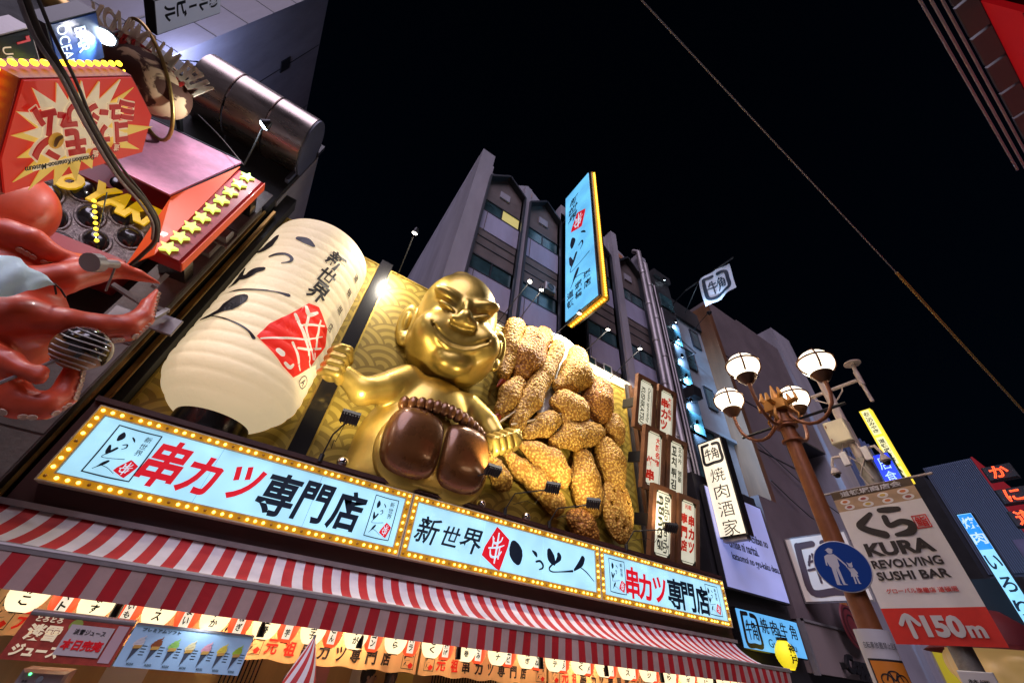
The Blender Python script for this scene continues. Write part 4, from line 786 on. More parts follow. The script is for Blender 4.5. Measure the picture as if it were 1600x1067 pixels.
# blue round sign
rs = thing('pedestrian_sign', 'blue round road sign of an adult and a child holding hands', 'road sign', frame((6.49, -6.63, 3.59), (-.93, -.37, 0)))
m_bsign = M('blue_sign_film', (.008, .05, .26), .3, coat=.3); m_wsign = M('white_sign_film', (.6, .58, .6), .4)
MB().lathe([(0, 0), (.31, 0), (.315, .012), (.31, .02), (0, .02)], seg=48).build('disc', m_wsign, rs, smooth=.5); MB().lathe([(0, .0205), (.302, .0205), (.302, .024), (0, .024)], seg=48).build('blue_face', m_bsign, rs)
b = MB(); Z = .027
def disc(b, x, y, r, z=Z): b.prism([(x + r * math.cos(k * math.pi / 8), y + r * math.sin(k * math.pi / 8)) for k in range(16)], z - .003, z)
disc(b, -.075, .185, .034); b.prism([(-.125, .192), (-.025, .196), (-.045, .212), (-.075, .226), (-.105, .21)], Z - .001, Z + .001)
b.prism([(-.115, .145), (-.04, .145), (-.02, .12), (-.025, .0), (-.045, -.02), (-.04, -.21), (-.012, -.225), (-.065, -.225), (-.078, -.03), (-.095, -.21), (-.075, -.228), (-.135, -.225), (-.125, -.02), (-.14, .0), (-.15, .06), (-.16, .0), (-.175, .01), (-.16, .12)], Z - .003, Z)
b.stroke([(-.03, .12, .022), (.02, .05, .018), (.05, .0, .016)], Z - .004); disc(b, .095, .0, .024)
b.prism([(.072, .012), (.062, .045), (.084, .028), (.106, .028), (.128, .045), (.118, .012)], Z - .001, Z + .001)
b.prism([(.065, -.03), (.12, -.03), (.145, -.09), (.13, -.1), (.122, -.08), (.135, -.13), (.118, -.13), (.122, -.2), (.135, -.212), (.105, -.212), (.10, -.13), (.09, -.13), (.085, -.212), (.062, -.212), (.07, -.2), (.072, -.13), (.055, -.13), (.068, -.08), (.052, -.005), (.04, -.01)], Z - .003, Z)
b.build('pictogram', m_wsign, rs); rs.scale = (.92, .92, 1); MB().box(-.04, .04, -.25, .25, -.08, 0).build('bracket', m_rail, rs)
# sleeve sign on the lamp post
ss = thing('bicycle_notice', 'white and orange no-bicycle notice wrapped round the lamp post', 'notice', (LP.x, LP.y, 0))
cyl_ = lambda r, a0: (lambda u, v, z: (r * math.sin(u / r + a0), -r * math.cos(u / r + a0), v))
MB().lathe([(.16, 1.9), (.17, 1.9), (.17, 2.95), (.16, 2.95)], seg=28).build('sleeve', m_wsign, ss, smooth=.6)
def patch(u0, u1, v0, v1, r, m, n):
    q = MB(); N = 14; q.add([(u0 + (u1 - u0) * i / N, v, 0) for v in (v0, v1) for i in range(N + 1)], [(i, i + 1, N + 2 + i, N + 1 + i) for i in range(N)]); return q.map(cyl_(r, -1.0)).build(n, m, ss)
patch(-.19, .19, 2.36, 2.68, .176, m_ink, 'black_patch'); patch(-.17, .17, 2.38, 2.66, .180, M('notice_orange', (.7, .22, .02), .5), 'orange_patch')
b = MB()
for x in (-.07, .07): b.stroke([(x + .05 * math.cos(k * math.pi / 6), 2.5 + .05 * math.sin(k * math.pi / 6), .012) for k in range(13)])
b.stroke([(-.07, 2.5, .012), (-.03, 2.57, .012), (.04, 2.57, .012), (.07, 2.5, .012)]); b.stroke([(-.03, 2.57, .012), (0, 2.5, .012), (.04, 2.57, .012)])
text('自転車放置禁止区域', 0, 2.80, None, ss, w=.34, h=.06, mb=b, z=0); text('大阪市', 0, 2.2, None, ss, w=.2, h=.07, mb=b, z=0); b.map(cyl_(.184, -1.0)).build('print', m_ink, ss)

# ---------------------------------------------------------------- camera pole and banner
m_pp = M('pale_pole_paint', (.46, .38, .35), .5, vary=.15); m_gal = M('galvanised', (.30, .28, .25), .5, .4, vary=.4, vscale=3, bump=.2, bscale=25)
XP = 8.6; cp = thing('camera_pole', 'pale steel pole with a T arm, a junction box and a banner rail', 'pole', (XP, -6.83, 0))
MB().lathe([(0, 0), (.16, 0), (.13, .5), (.12, 5.6), (0, 5.6)], seg=18).build('lower_pole', m_gal, cp, smooth=.5); MB().lathe([(.08, 5.6), (.075, 7.6), (0, 7.62)], seg=16).build('upper_pole', m_pp, cp, smooth=.5)
MB().tube([(0, .45, 7.02), (0, -.53, 7.03)], .035, 10).build('cross_arm', m_pp, cp, smooth=1); MB().tube([(0, 0, 6.75), (0, -.1, 6.80), (0, -.24, 6.93), (0, -.26, 7.02)], .014, 6).tube([(0, 0, 6.75), (0, .1, 6.80), (0, .24, 6.93), (0, .26, 7.02)], .014, 6).build('brace', m_pp, cp, smooth=1)
MB().lathe([(.14, 7.38), (.14, 7.40), (.03, 7.42)], (0, -.60, 0), 20).lathe([(0, 7.38), (.14, 7.38)], (0, -.60, 0), 20).build('antenna_disc', m_pp, cp, smooth=.5); MB().tube([(0, -.60, 7.4), (0, -.58, 7.15)], .035, 10).tube([(0, -.58, 7.2), (0, -.57, 6.9)], .045, 10).tube([(0, -.57, 6.9), (0, -.57, 6.54)], .03, 10).build('antenna_rod', m_pp, cp, smooth=1)
jb = MB().cbox(-.17, .17, -.22, .22, -.14, .14, .02).map(lambda x, y, z: (-z - .06, -x + .1, y + 6.12)).build('junction_box', m_cream, cp); MB().box(-.215, -.205, .22, .24, 5.95, 6.0).box(-.215, -.205, .22, .24, 6.22, 6.27).build('hinge', m_rust, jb)
for y, zz in ((.42, 0), (-.32, .02)):
    s = 1 if y > 0 else -1
    ar = MB().tube([(-.05, y * .35, 5.62 + zz), (-.1, y * .6, 5.70 + zz), (-.12, y * .9, 5.70 + zz), (-.12, y * 1.02, 5.58 + zz), (-.12, y * 1.02, 5.5 + zz)], .026, 8).build('camera_arm', m_pp, cp, smooth=1)
    MB().sphere((-.12, y * 1.02, 5.44 + zz), .075, 14, (1, 1, .8)).lathe([(.04, 5.52 + zz), (.08, 5.42 + zz)], (-.12, y * 1.02, 0), 14).build('camera_housing', m_pp, ar, smooth=.8); MB().sphere((-.12, y * 1.02, 5.395 + zz), .055, 14).build('camera_dome', m_black, ar, smooth=3)
    MB().cbox(-.05, .05, -.12, .12, -.04, .04, .01).map(lambda a, b_, c: (c - .14, a + y * .45, b_ + 5.62)).build('terminal_box', m_wsign, cp)
MB().tube([(-.1, .1, 5.95), (-.13, .2, 5.75), (-.12, .02, 5.5), (-.13, -.05, 5.2)], .012, 6).tube([(-.1, -.05, 5.95), (-.13, -.1, 5.6), (-.13, .1, 5.3), (-.12, .05, 5.1)], .010, 6).build('cable', m_pp, cp, smooth=1)
MB().tube([(-.14, .78, 5.10), (-.14, -.78, 5.10)], .02, 8).build('banner_rail', m_pp, cp, smooth=1)
bw, bh = 1.14, 2.13; X0_ = XP - .17
bn = thing('street_banner', 'long white and red banner with big black lettering on the camera pole', 'banner', frame((X0_, -6.20, 2.97), (-1, 0, .0)))
m_ban = M('banner_cloth', (.80, .75, .74), .7, vary=.10, vscale=1.5); m_banr = M('banner_red', (.72, .03, .02), .65, vary=.15); m_bank = M('banner_black', (.025, .018, .018), .6); m_band = M('banner_brown', (.085, .05, .028), .6); m_bans = M('banner_sand', (.50, .33, .20), .7, vary=.2, vscale=6)
wav = lambda u, v, z: (u, v, z + .012 * math.sin(v * 3 + u * 2) + .006 * math.sin(u * 7))
def cloth(u0, u1, v0, v1, z, m, n, nn=10):
    q = MB(); q.add([(u0 + (u1 - u0) * i / nn, v0 + (v1 - v0) * j / nn, z) for j in range(nn + 1) for i in range(nn + 1)], [(j * (nn + 1) + i, j * (nn + 1) + i + 1, (j + 1) * (nn + 1) + i + 1, (j + 1) * (nn + 1) + i) for j in range(nn) for i in range(nn)])
    return q.map(wav).build(n, m, bn, smooth=2)
cloth(0, bw, .42, bh - .33, .0, m_ban, 'white_cloth'); cloth(0, bw, 0, .42, .0, m_banr, 'red_cloth'); cloth(0, bw, bh - .13, bh, .0, m_band, 'brown_cloth'); cloth(0, bw, bh - .33, bh - .13, .0, m_bans, 'sand_cloth')
ft_ = lambda: None
text('道頓堀商店会', bw / 2, bh - .065, m_wsign, bn, w=.86, h=.085, z=.006, fn=wav, bold=.02)
for i in range(8):
    cx = .16 + (i % 4) * .27 + .03 * (i // 4); cy = bh - .19 - .09 * (i // 4)
    p = MB(); disc(p, cx, cy, .075, .007); p.map(lambda x, y, z: (x, cy + (y - cy) * .55, z)).map(wav).build('sushi_plate', m_ban, bn)
    q = MB(); disc(q, cx, cy + .005, .04, .011); q.map(lambda x, y, z: (x, cy + (y - cy) * .5, z)).map(wav).build('sushi', [M('salmon', (.6, .18, .05), .5), M('tuna', (.35, .08, .06), .5), M('egg', (.6, .4, .08), .5)][i % 3] if i < 3 else bpy.data.materials[['salmon', 'tuna', 'egg'][i % 3]], bn)
b = MB(); b.stroke([(.42, 1.70, .06), (.30, 1.62, .09), (.21, 1.55, .10), (.30, 1.47, .10), (.48, 1.38, .11)]).stroke([(.56, 1.73, .07), (.66, 1.72, .09), (.80, 1.71, .07)]).stroke([(.58, 1.62, .08), (.58, 1.52, .08), (.62, 1.50, .07), (.76, 1.53, .08), (.86, 1.47, .10), (.80, 1.38, .10), (.62, 1.36, .05)]); b.map(lambda x, y, z: wav(x, y, z + .004)).build('brush_kana', m_bank, bn)
b = MB().ring((.90, 1.40, 1.08, 1.58), .012, .004, .008); text('鮨', .99, 1.49, None, bn, h=.14, w=.14, mb=b, z=.005, bold=.01); b.map(wav).build('red_stamp', m_banr, bn)
text('KURA', .56, 1.19, m_bank, bn, w=.84, h=.19, fn=wav, bold=.045, z=.006); text('REVOLVING', .56, .985, m_bank, bn, w=.84, h=.115, fn=wav, bold=.025, z=.006); text('SUSHI BAR', .56, .825, m_bank, bn, w=.84, h=.115, fn=wav, bold=.025, z=.006)
text('グローバル旗艦店 道頓堀', .57, .63, m_banr, bn, w=.80, h=.065, fn=wav, z=.006, bold=.005)
b = MB().stroke([(.27, .09, .055), (.27, .30, .055)], .006).stroke([(.17, .23, .05), (.27, .335, .05), (.37, .23, .05)], .008); text('150', .62, .21, None, bn, w=.42, h=.25, mb=b, bold=.05, z=.006); text('m', .93, .155, None, bn, w=.17, h=.13, mb=b, bold=.04, z=.006); b.map(wav).build('arrow_lettering', m_wsign, bn)

# ---------------------------------------------------------------- far signs
m_yface = Em('pale_yellow_acrylic', (1., .90, .42), .95, sample=False); m_yedge = Em('yellow_edge', (1., .72, .05), 1.1, sample=False)
XT = 36.0; a = PX(1342, 643, XT); c = PX(1414, 747, XT); d = PX(1356, 639, XT)
t, W, H = bladeX('yellow_tower_sign', 'slim pale yellow lit tower sign in three sections, behind the dome cameras', 'blade sign', XT, a.y, d.y - .12, c.z - .3, a.z, .5, m_yedge, m_yedge)
for i, (v0, v1) in enumerate(((.62, 1), (.22, .61), (0, .21))):
    MB().box(.12, W - .12, H * v0 + .08, H * v1 - .08, .0, .05).build('face_section', m_yface, t); text(['おこのみやき', '道頓堀本店', 'む'][i], W / 2, H * (v0 + v1) / 2, m_ink, t, h=H * (v1 - v0) * .8, w=W * .5, z=.055, vertical=i < 2, bold=.02)
a = PX(1360, 712, 34); t, W, H = bladeX('blue_tower_sign', 'small deep blue lit sign beside the right dome camera', 'blade sign', 34.0, a.y, a.y - 1.0, PX(1372, 754, 34).z - .5, a.z, .4, Em('deep_blue_acrylic', (.01, .02, .95), 1.1, sample=False), m_black); text('居食', W / 2, H / 2, m_pale, t, h=H * .8, w=W * .6, vertical=True, z=.03)
t, W, H = bladeX('kana_light_box', 'tall blue and white lit sign with brush kana, beside the banner', 'blade sign', 45.0, -1.45, -2.35, 4.8, 14.0, .5, Em('ice_acrylic', (.30, .72, 1.), 1.0, vary=.15), m_dkb)
MB().box(.08, W - .08, H - 2.5, H - .1, .021, .03).build('blue_head', Em('royal_acrylic', (.01, .22, 1.), 1.2, sample=False), t)
for i, c in enumerate('焼肉'): text(c, W / 2, H - .7 - i * 1.05, m_pale, t, h=.8, w=.72, z=.035, bold=.02)
for i, c in enumerate('いろりや'): text(c, W / 2, H - 3.3 - i * 1.35, m_navy, t, h=.9, w=.7, z=.03, bold=.02)
m_neon = Em('neon_red', (1., .07, .015), 4.5, sample=False)
for i, (c, px, l_) in enumerate((('か', (1561, 737), 'red neon kana sign, upper of three on black boards'), ('に', (1584, 773), 'red neon kana sign, middle of three on black boards'), ('道', (1604, 808), 'red neon sign cut by the picture edge, lowest on black boards'))):
    p = PX(*px, 30.0); t = thing('neon_sign', l_, 'neon sign', frame(p, (-1, 0, .05)), 'red neon signs above the lilac block'); MB().cbox(-.52, .52, -.36, .36, -.3, -.02, .05).build('back_board', m_dkb, t)
    cu = bpy.data.curves.new('t', 'FONT'); cu.body = c; cu.size = .66; cu.align_x = 'CENTER'; cu.fill_mode = 'NONE'; cu.bevel_depth = .012; cu.resolution_u = 3; o = bpy.data.objects.new('t', cu); COL.objects.link(o); bpy.context.view_layer.update()
    me = bpy.data.meshes.new_from_object(o); bpy.data.objects.remove(o); me.materials.clear(); o = bpy.data.objects.new('neon_tube', me); COL.objects.link(o); o.parent = t; me.materials.append(m_neon); o.location = (0, -.24, .05)
# low down on the right: yellow blade, small white sign, big head figure in a hood
a = PX(1448, 1008, 18); t, W, H = bladeX('yellow_blade_sign', 'dull yellow blade sign partly behind the camera pole, below the banner', 'blade sign', 18.0, a.y, a.y - 2.0, 1.2, a.z, .15, M('yellow_sheet', (.50, .42, .02), .5, emit=(.9, .75, .03), es=.12), m_rail); text('くくる', .9, H - 1.0, m_ink, t, h=.5, w=1.3, z=.03, bold=.03)
a = PX(1478, 1040, 8.45); t = thing('small_notice', 'small pale notice board fixed to the camera pole under the banner', 'notice', frame((8.42, -6.72, 2.1), (-1, 0, 0))); MB().cbox(0, .34, 0, .62, -.03, 0, .008).build('board', m_wsign, t); text('禁煙', .17, .50, m_ink, t, w=.2, h=.08, z=.005); b = MB(); disc(b, .1, .3, .06, .004); b.build('red_mark', m_banr, t); b = MB(); disc(b, .25, .27, .06, .004); b.build('blue_mark', m_bsign, t)
p = PX(1562, 1045, 12.0); t = thing('hooded_head_figure', 'big cream head figure in a dark red hood, lit warm at the picture corner', 'figure', p)
m_skin = M('cream_figure_paint', (.72, .5, .26), .5, emit=(1, .62, .22), es=.22)  # warm light on the figure is put in as emission
def hf(P):
    d = ell(P, (0, 0, 0), (.7, .62, .75)); d = smin(d, ell(P, (-.62, -.1, -.05), (.2, .13, .16)), .1); d = smin(d, ell(P, (-.5, -.38, .1), (.25, .2, .10)), .1)
    d = smin(d, ell(P, (.1, .62, .05), (.10, .12, .22)), .05); d = smin(d, ell(P, (.1, -.64, .05), (.10, .12, .22)), .05); return smax(d, -ell(P, (-.68, .28, .12), (.12, .18, .08)), .05)
sdf_mesh(hf, (-1, -.9, -.9), (.9, .9, .9), .04).build('head', m_skin, t, smooth=3); MB().lathe([(.76, .28), (.70, .55), (.42, .82), (0, .9)], seg=24).lathe([(.9, .22), (.76, .30), (.9, .22)], seg=24).build('hood', M('hood_red', (.16, .015, .02), .6), t, smooth=1)
MB().tube([(0, 0, -.6), (0, .6, -p.z)], .12, 8).build('stand', m_dark, t)
# ---------------------------------------------------------------- street and the left building
g = MB().box(-60, 120, -13.5, 0, -.3, 0).build('street', M('paving', (.16, .15, .145), .6, vary=.3, vscale=2), None); tag(g, kind='structure')
g = MB().box(-400, 600, -500, 500, -.6, -.31).build('ground', M('asphalt', (.05, .05, .05), .8), None); tag(g, kind='structure')
m_pink = M('pink_sheet', (.55, .20, .30), .5, vary=.45, vscale=1.2, streak=5, coat=.05); m_redbox = M('red_lacquer', (.34, .010, .010), .5, coat=.08); m_orange = M('orange_lacquer', (.62, .07, .01), .5, coat=.05, emit=(1., .10, .01), es=.20)  # orange lacquer: the glow beside the lit stars is put in as emission
m_star = Em('lit_star', (.70, 1., .16), 1.15); m_steel = M('hood_steel', (.42, .35, .31), .27, .95, vary=.3, vscale=1, streak=6); m_brass = M('brass_trim', (.42, .25, .07), .35, .8, vary=.5, vscale=2)
lbld = bld('takoyaki_shop_building', 'dark building at the left edge carrying the octopus and the red signs', [('wall', (-16, -3.46, .4, 14, 0, 15.3), m_soot), ('cornice', (-16, -3.40, .25, .4, 15.0, 15.6), m_dkb), ('side_panel', (-3.46, -3.42, .5, 6, 12.2, 15.2), m_lilac)], m_soot)
MB().box(-4.15, -3.44, .12, .4, 0, 11.3).build('pilaster', m_conc, lbld)
for z in (2.5, 4.4, 6.3, 8.2, 10.1): MB().box(-4.13, -3.46, .10, .12, z, z + 1.86).build('stone_panel', m_conc, lbld)
MB().tube([(-3.36, .2, 3), (-3.36, .2, 11.3)], .035, 6).box(-3.33, -3.26, .5, .62, 3, 11.8).build('brass_trim', m_brass, lbld); MB().tube([(-3.22, .45, 3), (-3.22, .45, 10.9)], .025, 6).build('brass_trim', m_brass, lbld)
for z, y in ((6.7, .08), (9.2, .08)): MB().cbox(-.28, .28, -.24, .24, 0, .12, .03).map(lambda a, b_, c: (-3.78 + a, y - c, z + b_)).build('wall_plate', m_rail, lbld)
tw = bld('pale_tower', 'pale lilac tower rising above the dark building at the upper left', [('wall', (-18, -8.74, 1, 34, 0, 30), m_lilac)], m_lilac)
for x in (-10.2, -11.7, -13.2): MB().box(x, x + .03, .985, 1, 14, 30).build('wall_joint', m_dkb, tw)
for z in (17, 19.2, 21.4, 23.6, 25.8): MB().box(-16, -8.75, .985, 1, z, z + .03).build('wall_joint', m_dkb, tw)
for y in (4, 8, 12): MB().box(-8.74, -8.725, y, y + .03, 15.7, 30).build('wall_joint', m_dkb, tw)
p = PX(445, 101, -8.74); MB().box(-8.74, -8.69, p.y - .3, p.y + .3, p.z - .5, p.z + .5).build('vent_grille', m_dkb, tw)
armlamp((-8.0, .3, 15.5), (-7.4, .2, 16.2), 'small lamp at the corner of the pale tower, under the upright name sign', (-8.74, 7, 21), 1500, (.45, .55, 1.), .08, group='lamps on the left building', mat=m_hot)
hd_ = thing('steel_hood', 'long half round steel hood lying along the dark roof edge', 'hood', (0, -.25, 14.35)); xs = [-6.5, -5.6, -4.55, -3.48]
for i in range(3): MB().lathe([(.93, xs[i] + .015), (.96, xs[i] + .03), (.96, xs[i + 1] - .03), (.93, xs[i + 1] - .015)], seg=48, ax='x').build('hood_segment', m_steel, hd_, smooth=.6)
MB().lathe([(0, -3.49), (.94, -3.49), (.94, -3.44), (0, -3.44)], seg=40, ax='x').build('end_cap', m_slate, hd_, smooth=.5); MB().box(-3.6, -3.5, .5, .68, -1.3, 1.2).build('bracket', m_slate, hd_)

# red blade sign of the museum
X4 = -4.0; vv = Vector((0, .907, -.42)); fr4 = frame(PX(205, 118, X4), (1, 0, 0), vv); ks = thing('burst_sign', 'red blade sign with a white and yellow burst and red block lettering', 'blade sign', fr4)
inv4 = fr4.inverted()
def L4(px, py): p = inv4 @ PX(px, py, X4); return p.x, p.y
PO = [L4(*p) for p in ((30, 122), (205, 118), (237, 180), (222, 238), (0, 305), (-6, 250))]
m_bred = M('burst_red', (.55, .015, .012), .4, emit=(.9, .03, .015), es=.30); m_bwh = M('burst_cream', (.72, .60, .42), .4, emit=(1., .80, .52), es=.34); m_byel = M('burst_yellow', (.72, .48, .10), .4, emit=(1., .66, .12), es=.34); m_bdk = M('lettering_red', (.42, .008, .012), .4, emit=(.8, .01, .02), es=.22)
MB().prism(PO, -.30, 0).build('case', m_redbox, ks); MB().prism([(x * .97 + .02, y * .97 + .02) for x, y in PO], .0, .02).build('red_face', m_bred, ks)
cx, cy = L4(115, 205); b = MB(); b2 = MB(); cen4 = L4(118, 212)
def star_px(tips, inner, mat, z, name):
    b = MB(); n = len(tips); P = []
    for i, (x, y) in enumerate(tips):
        P.append(L4(x, y)); x2, y2 = tips[(i + 1) % n]; mx, my = (x + x2) / 2, (y + y2) / 2; P.append(L4(115 + (mx - 115) * inner, 212 + (my - 212) * inner))
    b.prism(P, z - .008, z); b.build(name, mat, ks)
star_px([(45, 135), (83, 127), (105, 126), (122, 124), (150, 125), (183, 122), (205, 135), (200, 160), (235, 197), (215, 232), (178, 243), (140, 262), (115, 282), (80, 288), (40, 295), (15, 283), (22, 245), (12, 210), (20, 172)], .62, m_byel, .030, 'yellow_burst')
star_px([(45, 135), (83, 127), (105, 126), (122, 124), (150, 125), (183, 122), (186, 170), (190, 205), (160, 232), (120, 245), (70, 255), (45, 235), (30, 205), (20, 172)], .66, m_bwh, .040, 'cream_burst')
rot4 = -.02
def t4(s, px, py, h, w, mat, z=.06, bold=.06, sh=-.25):
    h *= 1.22; w *= 1.22
    x, y = L4(px, py); text(s, x, y, mat, ks, h=h, w=w, bold=bold, shear=sh, z=z, t=.012, rot=.10)
for s, x, y, h, w in (('ミ', 189, 168, .26, .25), ('ュ', 170, 171, .18, .17), ('ー', 155, 172, .05, .13), ('ジ', 132, 176, .26, .22), ('ア', 98, 176, .24, .2), ('ー', 88, 176, .05, .1), ('ム', 58, 186, .30, .25), ('コ', 181, 202, .26, .24), ('ナ', 150, 209, .28, .24), ('モ', 108, 217, .30, .27), ('ン', 62, 228, .28, .30)):
    if s == 'ー': x_, y_ = L4(x, y); MB().box(x_ - w / 2, x_ + w / 2, y_ - .035, y_ + .035, .045, .06).build('lettering', m_bdk, ks); continue
    t4(s, x, y, h * 1.12, w * 1.12, m_bwh, z=.045, bold=.14); t4(s, x, y, h, w, m_bdk, z=.062, bold=.055)
x, y = L4(75, 214); b = MB(); disc(b, x, y, .105, .08); b.build('takoyaki_dot', M('dumpling_orange', (.6, .27, .04), .4, emit=(1, .5, .06), es=.25), ks); MB().stroke([(x - .05, y - .05, .05), (x, y - .02, .07), (x + .02, y + .05, .05)], .085).build('sauce', m_brown, ks)
x, y = L4(87, 250); text('Dotonbori Konamon-Museum', x, y, m_ink, ks, w=.98, h=.075, z=.065, rot=.10, bold=.01); MB().prism([L4(43, 264), L4(132, 242), L4(131, 236), L4(42, 257)], .045, .055).build('name_strip', m_bwh, ks)
for c, px, py in (('道', 174, 227), ('頓', 157, 231), ('堀', 141, 236)): x, y = L4(px, py); b = MB(); disc(b, x, y, .082, .055); b.build('round_mark', m_bdk, ks); text(c, x, y, m_bwh, ks, h=.10, w=.10, z=.06)
m_ledy = Em('led_yellow', (1., .62, .03), 3.5, sample=False)
def leds(pts, n, off, par, name='edge_bulb', r=.035):
    src = MB().sphere((0, 0, 0), r, 8).mesh(name, 3); src.materials.append(m_ledy)
    for i in range(n):
        q = i / (n - 1) * (len(pts) - 1); k = min(int(q), len(pts) - 2); a, b_ = Vector(pts[k]), Vector(pts[k + 1]); o = bpy.data.objects.new(name, src); COL.objects.link(o); o.parent = par; o.location = a.lerp(b_, q - k) + Vector(off)
P3 = [(*p, 0) for p in PO]
leds([P3[0], P3[1]], 14, (0, -.06, -.15), ks, r=.036); leds([P3[3], P3[4]], 20, (0, .04, -.10), ks, r=.028); leds([P3[5], P3[0]], 9, (.07, 0, -.15), ks, r=.045); leds([P3[1], P3[2], P3[3]], 14, (-.03, .0, -.1), ks, r=.014)

# planet with the arched name
pc = PY(232, 128, -1.6); pl = thing('planet_sign', 'brown and cream globe sign with a ring and arched museum lettering', 'globe sign', frame(pc, (.30, -.80, -.52))); inv5 = pl.matrix_world.inverted()
def L5(px, py): o_ = inv5 @ CAM; d_ = inv5.to_3x3() @ ray(px, py); q_ = o_ + d_ * ((.42 - o_.z) / d_.z); return q_.x, q_.y
m_cocoa = M('cocoa_cream', (.10, .045, .025), .8, spec=.2); n_ = m_cocoa.node_tree; b_s = n_.nodes['Principled BSDF']; tc = n_.nodes.new('ShaderNodeTexCoord'); no = n_.nodes.new('ShaderNodeTexNoise'); no.inputs['Scale'].default_value = 1.5; no.inputs['Detail'].default_value = 5; no.inputs['Distortion'].default_value = .6
rp = n_.nodes.new('ShaderNodeValToRGB'); rp.color_ramp.elements[0].position = .49; rp.color_ramp.elements[1].position = .52; rp.color_ramp.elements[0].color = (.075, .03, .018, 1); rp.color_ramp.elements[1].color = (.55, .36, .20, 1)
n_.links.new(tc.outputs['Object'], no.inputs['Vector']); n_.links.new(no.outputs['Fac'], rp.inputs[0]); n_.links.new(rp.outputs[0], b_s.inputs['Base Color'])
RP = .74; MB().sphere((0, 0, 0), RP, 40, (1.12, .88, .85)).build('globe', m_cocoa, pl, smooth=3)
tors = MB(); tors.tube([(1.22 * math.cos(a) * math.cos(-.75) - .34 * math.sin(a) * math.sin(-.75), 1.22 * math.cos(a) * math.sin(-.75) + .34 * math.sin(a) * math.cos(-.75), .55 * math.sin(a)) for a in (k * math.pi / 24 for k in range(49))], .04, 8, cap=False); tors.build('ring', m_brass, pl, smooth=1)
m_silver = M('letter_cream', (.85, .72, .52), .5, .0); m_lred = M('letter_red', (.5, .03, .02), .4)
def arc_text(s, pts, h, mat, w=.8):
    n = len(s)
    for i, c in enumerate(s):
        if c == ' ': continue
        q = i / (n - 1) * (len(pts) - 1); k = min(int(q), len(pts) - 2); f_ = q - k; a, b_ = pts[k], pts[k + 1]; x, y = a[0] + (b_[0] - a[0]) * f_, a[1] + (b_[1] - a[1]) * f_; r = math.atan2(b_[1] - a[1], b_[0] - a[0])
        text(c, x, y, mat, pl, h=h, w=h * (.22 if c == 'I' else w), rot=r, z=.38, t=.07, bold=.02)
arc_text('KONAMON MUSEUM', [L5(156, 28), L5(185, 38), L5(212, 55), L5(235, 72), L5(258, 88), L5(282, 106), L5(300, 122), L5(313, 138)], .50, m_silver, .40); arc_text('DOTONBORI', [L5(188, 60), L5(205, 70), L5(225, 84), L5(245, 102), L5(265, 118), L5(280, 134)], .27, m_lred)
MB().prism([L5(158, 38), L5(186, 47), L5(212, 62), L5(238, 80), L5(262, 98), L5(286, 118), L5(305, 142), L5(298, 146), L5(280, 126), L5(255, 106), L5(232, 90), L5(205, 72), L5(180, 56), L5(154, 47)], .32, .37).build('letter_rail', M('rail_brown', (.05, .02, .012), .7), pl); MB().box(-.05, .05, .3, .4, -2.2, 0).box(.6, .7, -.1, 0, -2.2, 0).build('support', m_dark, pl)

# other blade signs high on the left
def bladeL(name, label, X, pts, face, case):
    P = [PX(*p, X) for p in pts]; y0 = min(p.y for p in P); y1 = max(p.y for p in P); z0 = min(p.z for p in P); z1 = max(p.z for p in P)
    t = thing(name, label, 'blade sign', frame((X, y0, z0), (1, 0, 0))); W, H = y1 - y0, z1 - z0; MB().box(0, W, 0, H, -.25, 0).build('case', case, t); MB().box(.03, W - .03, .03, H - .03, 0, .015).build('face', face, t); return t, W, H
t, W, H = bladeL('bar_sign', 'deep blue bar sign with white capital letters, turned on its side', -6.0, ((72, 42), (150, 17), (160, 92), (104, 108)), M('ocean_blue', (.01, .05, .22), .3, emit=(.02, .10, .55), es=.10, vary=.5), m_dark)
text('BAR', W * .45, H * .58, m_pale, t, w=W * .5, h=.22, z=.02); text('OCEAN', W * .5, H * .24, m_pale, t, w=W * .86, h=.20, z=.02); b = MB(); b.stroke([(W * .15, H * .84, .03), (W * .35, H * .9, .05), (W * .5, H * .82, .03), (W * .8, H * .88, .02)]); b.stroke([(W * .3, H * .78, .03), (W * .55, H * .93, .04), (W * .7, H * .8, .02)]); b.build('drawn_figure', m_pale, t)
t, W, H = bladeL('menu_glass', 'dark glass menu board with a red stroke at the upper left edge', -6.0, ((-30, 70), (47, 42), (60, 104), (-30, 120)), M('menu_black', (.02, .03, .03), .15), m_rail); text('UC', W * .5, H * .5, m_bwh, t, h=.14, z=.02, shear=.2); MB().box(.1, W * .3, H - .14, H - .08, .015, .02).box(W * .25, W * .3, H - .3, H - .08, .015, .021).build('red_stroke', m_bdk, t)
t, W, H = bladeL('upright_name_sign', 'white upright name sign with black characters on the pale tower', -8.0, ((245, 0), (245, 56), (310, 33), (345, -14)), M('pale_sign_face', (.55, .54, .62), .5, emit=(.8, .8, 1), es=.16), m_dark); text('㈱ルービル', W * .45, H * .52, m_ink, t, h=H * .84, w=W * .5, z=.02, vertical=True, bold=.03)
p = PY(84, 12, -1.2); t = thing('brass_can_lamp', 'brass cylinder lamp with a pale blue glass at the top left', 'lamp', p); MB().tube([(-.5, 0, .35), (.25, 0, .05)], .24, 20).build('can', m_brass, t, smooth=.6); MB().tube([(.25, 0, .05), (.30, 0, .03)], .2, 20).build('glass', M('pale_blue_glass', (.3, .5, .6), .2, emit=(.5, .8, 1), es=.4), t, smooth=.6)

